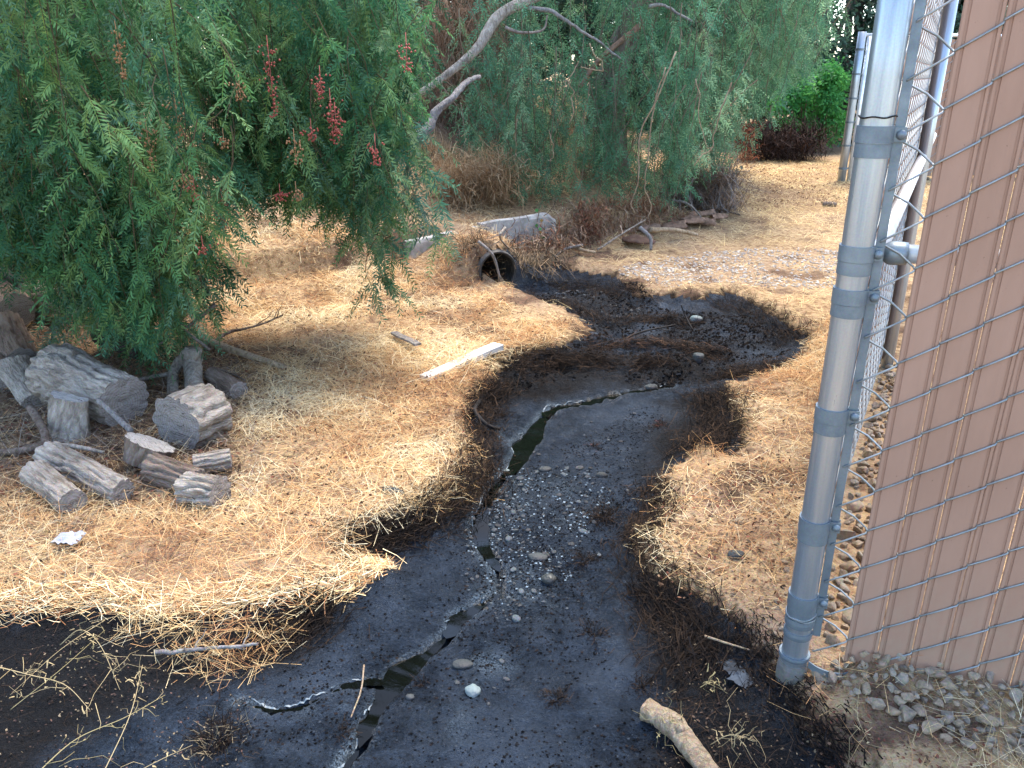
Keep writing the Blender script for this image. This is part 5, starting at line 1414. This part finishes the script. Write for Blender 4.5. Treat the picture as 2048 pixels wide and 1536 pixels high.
# ------------------------------------------------------------------ straw, black stubble, litter
ALLX = [G(a, b) for a, b in ((0, 0),)] if False else None
def field(name, x0, x1, y0, y1, dens, keep, Lr, Wr, cols, lift, curl, label, cat, seed, mat='straw_blade', flat=.22, wgt=None, zoff=0.0):
    r = np.random.default_rng(seed); n = int(dens * (x1 - x0) * (y1 - y0))
    x = r.uniform(x0, x1, n); y = r.uniform(y0, y1, n)
    # leave out what the camera's surroundings never show
    vis = (np.abs(x) < .78 * y + .5)
    x, y = x[vis], y[vis]; k = keep(x, y, r); x, y = x[k], y[k]; n = len(x)
    z = HM(x, y)
    a = r.uniform(0, 6.283, n) + 1.3 * fbm(x * 1.3, y * 1.3, seed)
    d = norm(np.stack([np.cos(a), np.sin(a), r.normal(.05, flat, n)], 1)); L = r.uniform(*Lr, n); W = r.uniform(*Wr, n) * (.45 + .19 * y)
    B = np.stack([x, y, z + zoff + np.abs(r.normal(0, lift, n))], 1) - d * (L * .5)[:, None] * [1, 1, 0]
    tone = 1.5 * fbm(x * 2.6, y * 2.6, seed + 5) + r.normal(.05, .5, n)
    ci = np.clip(((tone + 1.2) / 2.4 * len(cols)).astype(int), 0, len(cols) - 1)
    C = np.asarray(cols)[ci] * r.uniform(.72, 1.25, (n, 1))
    V_, f, CC = ribbons(B, d, L, W * .8, r.normal(0, curl * 1.3, n), C, seg=3)
    return tag(link(name, mesh(name, V_, f, mat, False, CC)), label, cat, kind='stuff')
STRAW = [(.15, .085, .055), (.36, .165, .075), (.56, .30, .13), (.68, .44, .20), (.76, .56, .29), (.84, .68, .40), (.80, .70, .47)]
enc = [POST - NB * .03, POST + UB * 6 - NB * .03, POST + UB * 6 + UA * 6, POST + UA * 6 + NA * .02]
wood = PW([(-200, 560), (330, 560), (420, 680), (480, 760), (480, 900), (460, 985), (330, 1010), (240, 1000), (60, 985), (-200, 950)])
def straw_keep(left):
    def f(x, y, r):
        m = lookup(md, x, y); patch = ss(-.05, .35, fbm(x * 1.7, y * 1.7, 90) + .35) * ss(-.42, -.05, fbm(x * 4.6, y * 4.6, 95))
        p = ss(-.02, .10, m) * (.28 + .72 * patch)
        p = np.where(sdist(enc, x, y) < 0, 0, p)
        p = p * np.where(sdist(wood, x, y) < 0, .22, 1)
        p = p * np.where(sdist(gp, x, y) < 0, .35, 1)
        for (a, b, rad, s) in ((1800, 1500, .35, .72), (1430, 1010, .14, .5), (1660, 300, 1.5, .9), (1540, 1280, .14, .9), (690, 715, .12, .6)):
            g = G(a, b); p = p * (1 - s * np.exp(-((x - g[0]) ** 2 + (y - g[1]) ** 2) / rad ** 2))
        side = x < -.12 + .02 * y
        return (r.random(len(x)) < p) & (side if left else ~side)
    return f
field('straw_mat', -4.2, .6, 1.5, 6.4, 7400, straw_keep(True), (.04, .17), (.0014, .0028), STRAW, .014, .12, 'thick golden straw covering the left bank', 'straw', 61)
field('straw_mat', -4.6, 2.0, 6.2, 8.2, 1900, straw_keep(True), (.06, .17), (.0018, .0030), STRAW, .014, .12, 'dry straw on the far left bank around the pipe', 'straw', 62)
field('straw_mat', -.4, 2.6, 1.35, 5.0, 10500, straw_keep(False), (.04, .14), (.0016, .0028), STRAW, .012, .12, 'golden straw on the right bank between the creek and the post', 'straw', 63)
field('straw_mat', .2, 7.5, 4.9, 15.5, 800, straw_keep(False), (.06, .16), (.0018, .0030), [(.34, .20, .10), (.62, .44, .21), (.76, .58, .29), (.82, .66, .36), (.72, .56, .32)], .010, .10, 'pale yellow straw on the far right bank along the path', 'straw', 64)
field('twig_litter', -3.4, -1.0, 2.2, 5.2, 1700, lambda x, y, r: (sdist(wood, x, y) < .1) & (r.random(len(x)) < .8), (.04, .22), (.0018, .004), [(.10, .075, .055), (.18, .14, .105), (.26, .21, .165), (.07, .05, .038), (.34, .24, .14)], .02, .12, 'dry twigs and chips littering the woodpile', 'twigs', 68, mat='twig', flat=.25)
# the loose straw patch lying on the black soil at lower left
sp = PW([(230, 1175), (420, 1180), (560, 1200), (560, 1270), (500, 1310), (420, 1295), (330, 1290), (240, 1240)])
field('straw_patch', -1.4, -.3, 1.6, 2.4, 9000, lambda x, y, r: r.random(len(x)) < ss(.05, -.06, sdist(sp, x, y) + .06 * fbm(x * 9, y * 9, 4)) * .6, (.04, .14), (.0014, .0026), STRAW[1:], .014, .14, 'loose patch of pale straw lying on the black soil at lower left', 'straw', 65, zoff=.006)
BLK = [(.012, .010, .009), (.022, .017, .014), (.035, .024, .018), (.05, .033, .022), (.018, .016, .016)]
BLK = [tuple(v * .6 for v in c) for c in BLK]
BLK2 = BLK + BLK + [(.035, .023, .016), (.06, .038, .024)]
def blk_keep(x, y, r):
    m = lookup(md, x, y); p = np.zeros(len(x))
    for c in CRUST: p = np.maximum(p, ss(.06, -.08, sdist(c, x, y) + .07 * fbm(x * 8, y * 8, 60)))
    p = np.maximum(p * .8, .75 * np.exp(-(m / .05) ** 2))
    p = np.where(sdist(CRUST[3], x, y) < 0, p * .35, p)
    p = p * ss(-.25, .25, fbm(x * 3.5, y * 3.5, 92) + .12)
    return (r.random(len(x)) < p) & (sdist(enc, x, y) > 0)
field('black_stubble', -1.8, 2.2, 1.35, 4.2, 4200, blk_keep, (.03, .12), (.0013, .0026), BLK2, .010, .14, 'blackened dead grass along both edges of the near creek', 'dead grass', 66, mat='twig', flat=.3)
field('black_stubble', -.6, 3.4, 4.2, 7.2, 1500, blk_keep, (.06, .20), (.0014, .0026), BLK2, .016, .14, 'blackened grass and debris matted over the upper creek', 'dead grass', 67, mat='twig', flat=.3)
# raised wracks of brown debris across the upper creek
def wrack(pts, n, spread, label, seed, L=.13, cols=BLK2, h=.022, W=.0046, nm='debris_wrack', cat='debris'):
    h = h if L > .11 else .010; W = W * .75
    r = np.random.default_rng(seed); P = spline(np.array([GT(a, b) for a, b in pts]), 40); t = r.uniform(0, 39, n); i = t.astype(int)
    c = P[i] + r.normal(0, 1, (n, 3)) * [spread, spread, 0]; T = norm(np.gradient(P, axis=0))[i]
    c[:, 2] = HM(c[:, 0], c[:, 1]) + np.abs(r.normal(0, h, n)); d = norm(T * r.choice([-1, 1], n)[:, None] + r.normal(0, .55, (n, 3)) * [1, 1, .5]); l = L * r.uniform(.3, 1.2, n)
    V_, f, C = ribbons(c - d * l[:, None] / 2, d, l, W * r.uniform(.5, 1.2, n), r.normal(0, .10, n), np.asarray(cols)[r.integers(0, len(cols), n)] * r.uniform(.6, 1.3, (n, 1)), seg=3)
    V_[:, 2] = np.maximum(V_[:, 2], HM(V_[:, 0], V_[:, 1]) + .002)
    base = P[20].copy(); o = link(nm, mesh(nm, V_ - base, f, 'twig', False, C)); o.location = Vector(base.tolist()); tag(o, label, cat, None, 'stuff' if nm == 'straw_tangle' else None)
wrack([(1010, 735), (1080, 720), (1160, 720), (1230, 725)], 1500, .07, 'dark matted grass heap at the top left of the mud fan', 71)
wrack([(1180, 690), (1280, 690), (1380, 700), (1440, 712)], 1300, .055, 'long brown wrack of debris across the upper creek', 72, cols=BLK2 + [(.12, .07, .045), (.07, .04, .028)])
wrack([(1220, 650), (1310, 640), (1390, 650)], 700, .06, 'smaller dark wrack above the long brown one', 73)
wrack([(1430, 600), (1500, 620), (1570, 660), (1600, 675)], 900, .07, 'dark debris fringe at the right tip of the upper creek', 74)
wrack([(1060, 590), (1130, 610), (1200, 645)], 600, .06, 'black debris below the pipe along the left bank', 75)
wrack([(1090, 575), (1150, 570), (1230, 585), (1300, 610)], 1100, .08, 'black clotted debris between the pipe mouth and the bend', 170)
wrack([(1000, 775), (970, 800), (960, 850)], 800, .05, 'black grass fringe at the upper left corner of the mud fan', 171)
wrack([(700, 1090), (790, 1065), (880, 1025)], 1200, .05, 'black grass fringe where the left straw bank juts into the creek', 172, .10, BLK)
wrack([(1300, 960), (1310, 1010), (1280, 1060), (1290, 1120)], 900, .045, 'black grass fringe between the largest tuft and the right straw', 173, .10)
wrack([(660, 1200), (600, 1250), (520, 1300)], 900, .05, 'black grass fringe right of the loose straw patch', 175, .09, BLK)
wrack([(1500, 1262), (1555, 1350), (1620, 1440), (1690, 1530)], 1100, .035, 'black crumbs along the right edge of the mud near the post', 178, .035, BLK, .004, .006)
wrack([(1250, 735), (1310, 725), (1340, 735)], 350, .04, 'small grey-black debris clump above the milky rill', 76, .12)
wrack([(1440, 755), (1500, 745), (1570, 725)], 700, .05, 'black debris edge between the straw and the right upper creek', 77)
wrack([(1400, 790), (1440, 820), (1430, 870), (1380, 900)], 1500, .075, 'matted dark grass on the right shoulder of the mud fan', 78)
wrack([(970, 860), (960, 930), (930, 985), (850, 1030)], 1500, .06, 'blackened grass strip along the left edge of the mud fan', 79, .13)
wrack([(1300, 1160), (1350, 1220), (1390, 1280), (1370, 1340)], 900, .06, 'black crumbled debris strip left of the corner post', 80, .10, BLK)
wrack([(922, 733), (935, 724), (946, 716)], 260, .035, 'tangle of straw lying over the middle of the white plank', 176, .12, STRAW[2:], .035, .004, 'straw_tangle', 'straw')
wrack([(840, 765), (880, 755), (930, 742)], 200, .03, 'straw leaning against the lower edge of the white plank', 177, .12, STRAW[1:], .015, .004, 'straw_tangle', 'straw')
wrack([(-60, 1205), (60, 1204), (150, 1200), (255, 1195)], 700, .028, 'straw hanging over the bank edge at the left border', 179, .12, STRAW[1:], .016, .0036, 'straw_tangle', 'straw')
wrack([(255, 1192), (330, 1212), (440, 1206), (540, 1184), (640, 1186)], 900, .028, 'straw hanging over the bank edge behind the loose patch', 180, .12, STRAW[1:], .016, .0036, 'straw_tangle', 'straw')
wrack([(640, 1184), (700, 1165), (760, 1130), (690, 1102)], 700, .026, 'straw hanging over the point of the left bank', 181, .10, STRAW[1:], .014, .0036, 'straw_tangle', 'straw')
# single dead tufts standing in the mud
def tuft(px, py, n, rad, L, label, seed, cols=BLK2, W=.0035):
    r = np.random.default_rng(seed); p = GT(px, py); a = r.uniform(0, 6.28, n); q = np.abs(r.normal(0, rad * .5, n))
    B = p + np.stack([np.cos(a) * q, np.sin(a) * q, np.zeros(n)], 1); B[:, 2] = HM(B[:, 0], B[:, 1]) - .004
    d = norm(np.stack([np.cos(a) + r.normal(0, 1.1, n), np.sin(a) + r.normal(0, 1.1, n), np.abs(r.normal(0, .45, n))], 1)); l = L * r.uniform(.2, 1.1, n)
    V_, f, C = ribbons(B, d, l, W * .8 * r.uniform(.5, 1.2, n), r.normal(0, .3, n), np.asarray(cols)[r.integers(0, len(cols), n)] * r.uniform(.6, 1.3, (n, 1)), seg=3)
    o = link('dead_tuft', mesh('dead_tuft', V_ - p, f, 'twig', False, C)); o.location = Vector(p.tolist()); tag(o, label, 'grass tuft', 'dead tufts in the mud')
tuft(1210, 1035, 800, .10, .06, 'largest dark tuft standing in the mud right of the pebble bed', 81)
tuft(1188, 893, 160, .025, .04, 'small reddish-brown tuft above the pebble bed', 82, BLK2 + [(.2, .08, .05)])
tuft(1095, 838, 300, .06, .05, 'dark tuft on the right shore of the green-black pool', 83)
tuft(995, 830, 420, .07, .07, 'brown tuft on the left shore of the green-black pool', 84)
tuft(1112, 1395, 220, .03, .035, 'low brown tuft in the smooth mud at bottom centre', 85)
tuft(1188, 1265, 240, .045, .045, 'thin dark tuft in the mud left of the black crust', 86)
tuft(1283, 1372, 260, .03, .035, 'dark tuft just above the pale cut branch', 87)
tuft(845, 1365, 220, .025, .03, 'small black tuft right of the long black pool', 88, BLK)
tuft(440, 1480, 700, .09, .06, 'wide black tuft with pale specks at lower left', 89, BLK + [(.2, .16, .10)])
tuft(680, 1462, 200, .03, .035, 'black tuft beside the bottom rill', 90, BLK)
tuft(1170, 1120, 300, .05, .05, 'dark tuft at the right lower end of the pebble bed', 91)
tuft(1225, 785, 260, .06, .02, 'flat patch of brown litter on top of the mud fan', 92)
tuft(1065, 893, 60, .015, .03, 'tiny black tuft below the green-black pool', 93, BLK)
tuft(1325, 850, 200, .03, .05, 'reddish tuft at the right rim of the mud fan', 94, BLK2 + [(.22, .06, .05)])
tuft(1290, 1180, 300, .05, .05, 'black tuft where the crust meets the right straw', 95, BLK)
# pale weeds lying over the black soil at lower left
def weed(pts, r0, nb, label, seed, cols=((.34, .27, .13), (.42, .32, .17)), spike=.06):
    r = np.random.default_rng(seed); r0 = r0 * .55; P = spline(np.array([pl(*q) for q in pts]), 24); e = empty('dry_weed', P[0], label, 'dry weed', 'dry weeds over the black soil')
    b = MB(); c0 = np.array(cols[r.integers(0, len(cols))]); b.tube(local(e, P), np.linspace(r0, r0 * .4, 24), 5, col=c0)
    for k in range(int(nb * .6)):
        i = r.integers(2, 23); d = norm(norm(P[min(i + 1, 23)] - P[i - 1]) + r.normal(0, .9, 3) + [0, 0, .2]); l = spike * r.uniform(.3, 2.2)
        Q_ = P[i] - np.array(e.location) + np.outer(np.linspace(0, 1, 5), d * l) + np.cumsum(r.normal(0, l * .11, (5, 3)), 0)
        b.tube(Q_, np.linspace(r0 * .6, r0 * .25, 5), 4, col=c0 * r.uniform(.7, 1.2))
    link('stem', b.mesh('stem', 'twig', True, color=True), e)
    n = 14; i = r.integers(6, 24, n); B = local(e, P[i]) + r.normal(0, .012, (n, 3)); V_, f, C = ribbons(B, norm(r.normal(0, 1, (n, 3)) + [0, 0, .3]), r.uniform(.008, .025, n), r.uniform(.002, .005, n), r.normal(0, .2, n), np.tile(c0 * 1.15, (n, 1)) * r.uniform(.7, 1.2, (n, 1)), seg=3)
    link('husks', mesh('husks', V_, f, 'straw_blade', False, C), e)
weed([(60, 1560, .02), (150, 1480, .05), (250, 1435, .07), (330, 1390, .06)], .0028, 12, 'long yellow weed stalk slanting up from the bottom left corner', 1)
weed([(200, 1560, .02), (260, 1430, .08), (285, 1330, .10)], .0024, 10, 'upright yellow weed stalk left of the wide black tuft', 2)
weed([(-20, 1330, .03), (60, 1350, .06), (130, 1370, .05), (180, 1420, .02)], .0028, 22, 'bushy pale weed at the left edge above the corner', 3)
weed([(120, 1290, .03), (160, 1260, .08), (200, 1290, .06), (240, 1380, .02)], .0026, 20, 'tangled pale weed left of the loose straw patch', 4)
weed([(350, 1330, .02), (400, 1290, .06), (440, 1310, .06)], .0022, 20, 'spiky pale weed under the loose straw patch', 5)
weed([(20, 1420, .02), (120, 1340, .08), (210, 1260, .08)], .0020, 4, 'thin straight stem crossing the black soil at left', 6)
weed([(210, 1240, .04), (120, 1300, .04), (20, 1390, .03)], .0018, 3, 'second thin stem crossing the first at left', 7)
weed([(245, 1560, .02), (320, 1520, .05), (385, 1490, .05)], .0020, 6, 'short yellow stalk at the bottom edge below the black tuft', 8)
weed([(1360, 1480, .01), (1345, 1440, .07), (1330, 1475, .02)], .0022, 16, 'dry weed draped over the pale cut branch', 9, spike=.05)
weed([(1420, 1490, .01), (1460, 1470, .05), (1510, 1480, .02)], .0024, 26, 'bushy dry weed right of the pale cut branch', 10, spike=.06)
weed([(1400, 1375, .01), (1420, 1365, .025), (1440, 1372, .01)], .002, 22, 'small pale weed tuft beside the milky puddle', 11, spike=.025)
weed([(1720, 1370, .01), (1715, 1430, .05), (1735, 1480, .02)], .0016, 6, 'thin straw stem among the stones below the slats', 12)
weed([(1990, 1420, .02), (1975, 1480, .04), (1940, 1560, .02)], .0018, 8, 'pale grass stem in front of the stones at lower right', 13)
# milky puddle left of the post
mp = [GT(a, b) for a, b in ((1430, 1312), (1450, 1298), (1475, 1305), (1490, 1330), (1505, 1362), (1490, 1378), (1462, 1372), (1448, 1345))]
pm = np.mean(mp, 0); S_ = spline(np.vstack([mp, mp[:1]])[:, :2], 60)[:-1]; zz_ = float(np.mean([hz(a, b) for a, b in S_])) + .001
a_ = np.arange(len(S_)); S_ = S_ + np.stack([fbm(a_ * .5, a_ * 0 + 1., 5), fbm(a_ * .5, a_ * 0 + 9., 6)], 1) * .012
tag(link('puddle', mesh('puddle', np.vstack([np.c_[S_, np.full(len(S_), zz_)], [[pm[0], pm[1], zz_]]]), np.stack([np.full(len(S_), len(S_)), np.roll(a_, -1), a_], 1), 'milky_water')), 'milky blue puddle on the black crust left of the post', 'puddle', kind='structure')
# fallen leaves and berries
def flakes(name, poly, n, s, cols, label, cat, seed, zoff=.012):
    r = np.random.default_rng(seed); x0, x1 = min(p[0] for p in poly), max(p[0] for p in poly); y0, y1 = min(p[1] for p in poly), max(p[1] for p in poly)
    x = r.uniform(x0, x1, n * 3); y = r.uniform(y0, y1, n * 3); k = sdist(poly, x, y) + .1 * fbm(x * 4, y * 4, seed) < 0; x, y = x[k][:n], y[k][:n]; n = len(x)
    P = np.stack([x, y, HM(x, y) + np.abs(r.normal(0, zoff, n))], 1); d = norm(r.normal(0, 1, (n, 3)) * [1, 1, .4]); w = norm(np.cross(d, r.normal(0, 1, (n, 3)) * [.5, .5, 1])); L = s * r.uniform(.5, 1.4, n)
    V_ = np.stack([P, P + d * (L * .5)[:, None] + w * (L * .3)[:, None], P + d * L[:, None], P + d * (L * .5)[:, None] - w * (L * .3)[:, None]], 1).reshape(-1, 3)
    C = np.asarray(cols)[r.integers(0, len(cols), n)] * r.uniform(.6, 1.3, (n, 1))
    tag(link(name, mesh(name, V_, np.arange(n * 4).reshape(-1, 4), 'litter_leaf', False, np.repeat(C, 4, 0))), label, cat, kind='stuff')
DRK = [(.05, .035, .026), (.09, .06, .042), (.14, .085, .055), (.03, .022, .018)]
red = [(.17, .085, .05), (.16, .095, .06), (.20, .075, .05), (.12, .075, .05), (.30, .20, .12), (.15, .10, .065)]
flakes('leaf_litter', PW([(-250, 620), (250, 620), (480, 700), (500, 820), (470, 980), (250, 1010), (-100, 1000), (-250, 900)]), 12000, .020, red, 'reddish fallen leaves and berries around the woodpile', 'leaf litter', 91)
flakes('leaf_litter', PW([(500, 700), (900, 760), (930, 950), (650, 1060), (300, 1100), (0, 1180), (0, 1020), (420, 980), (470, 800)]), 1700, .015, red, 'scattered brown leaves over the straw of the left bank', 'leaf litter', 92, .03)
flakes('leaf_litter', PW([(1420, 330), (1700, 330), (1700, 410), (1450, 430), (1300, 450), (1330, 400)]), 3600, .028, [(.20, .11, .07), (.28, .17, .10), (.14, .085, .06)], 'brown leaf litter on the far path under the trees', 'leaf litter', 93)
flakes('leaf_litter', PW([(1300, 1050), (1560, 900), (1600, 1250), (1480, 1240), (1300, 1120)]), 900, .014, red, 'scattered brown leaves over the straw of the right bank', 'leaf litter', 94, .02)
flakes('leaf_litter', PW([(1640, 1360), (2048, 1480), (2048, 1600), (1700, 1600), (1640, 1470)]), 450, .011, red[1:4], 'brown leaf crumbs on the bare dirt at lower right', 'leaf litter', 95, .006)
flakes('mud_flecks', PW([(-100, 1210), (330, 1220), (560, 1300), (500, 1500), (300, 1650), (-100, 1650)]), 1500, .008, [(.06, .04, .033), (.12, .07, .055), (.02, .017, .015), (.22, .17, .11), (.01, .009, .009)], 'berry husks and leaf flecks on the black soil at lower left', 'litter', 96, .006)
flakes('mud_flecks', PW([(1300, 1150), (1400, 1200), (1560, 1360), (1700, 1560), (1450, 1600), (1300, 1400)]), 1200, .008, [(.05, .035, .03), (.12, .08, .055), (.02, .017, .015), (.24, .18, .11), (.012, .011, .010)], 'leaf flecks on the black crust left of the post', 'litter', 97, .006)

flakes('leaf_litter', PW([(420, 560), (900, 560), (1150, 660), (960, 740), (930, 950), (650, 1060), (300, 1130), (0, 1190), (0, 1020), (420, 980), (470, 800)]), 5200, .013, DRK, 'dark crumbs of litter between the straw of the left bank', 'leaf litter', 98, .02)
flakes('leaf_litter', PW([(1300, 1050), (1500, 780), (1640, 700), (1680, 600), (1640, 800), (1600, 1250), (1480, 1240), (1300, 1120)]), 1100, .012, DRK, 'dark crumbs of litter between the straw of the right bank', 'leaf litter', 99, .016)
for o in bpy.data.objects:
    if o.parent is not None and o.name.split('.')[0] in ('twigs', 'husks', 'foliage', 'crown', 'spray', 'berry_cluster', 'stems'): o['kind'] = 'stuff'
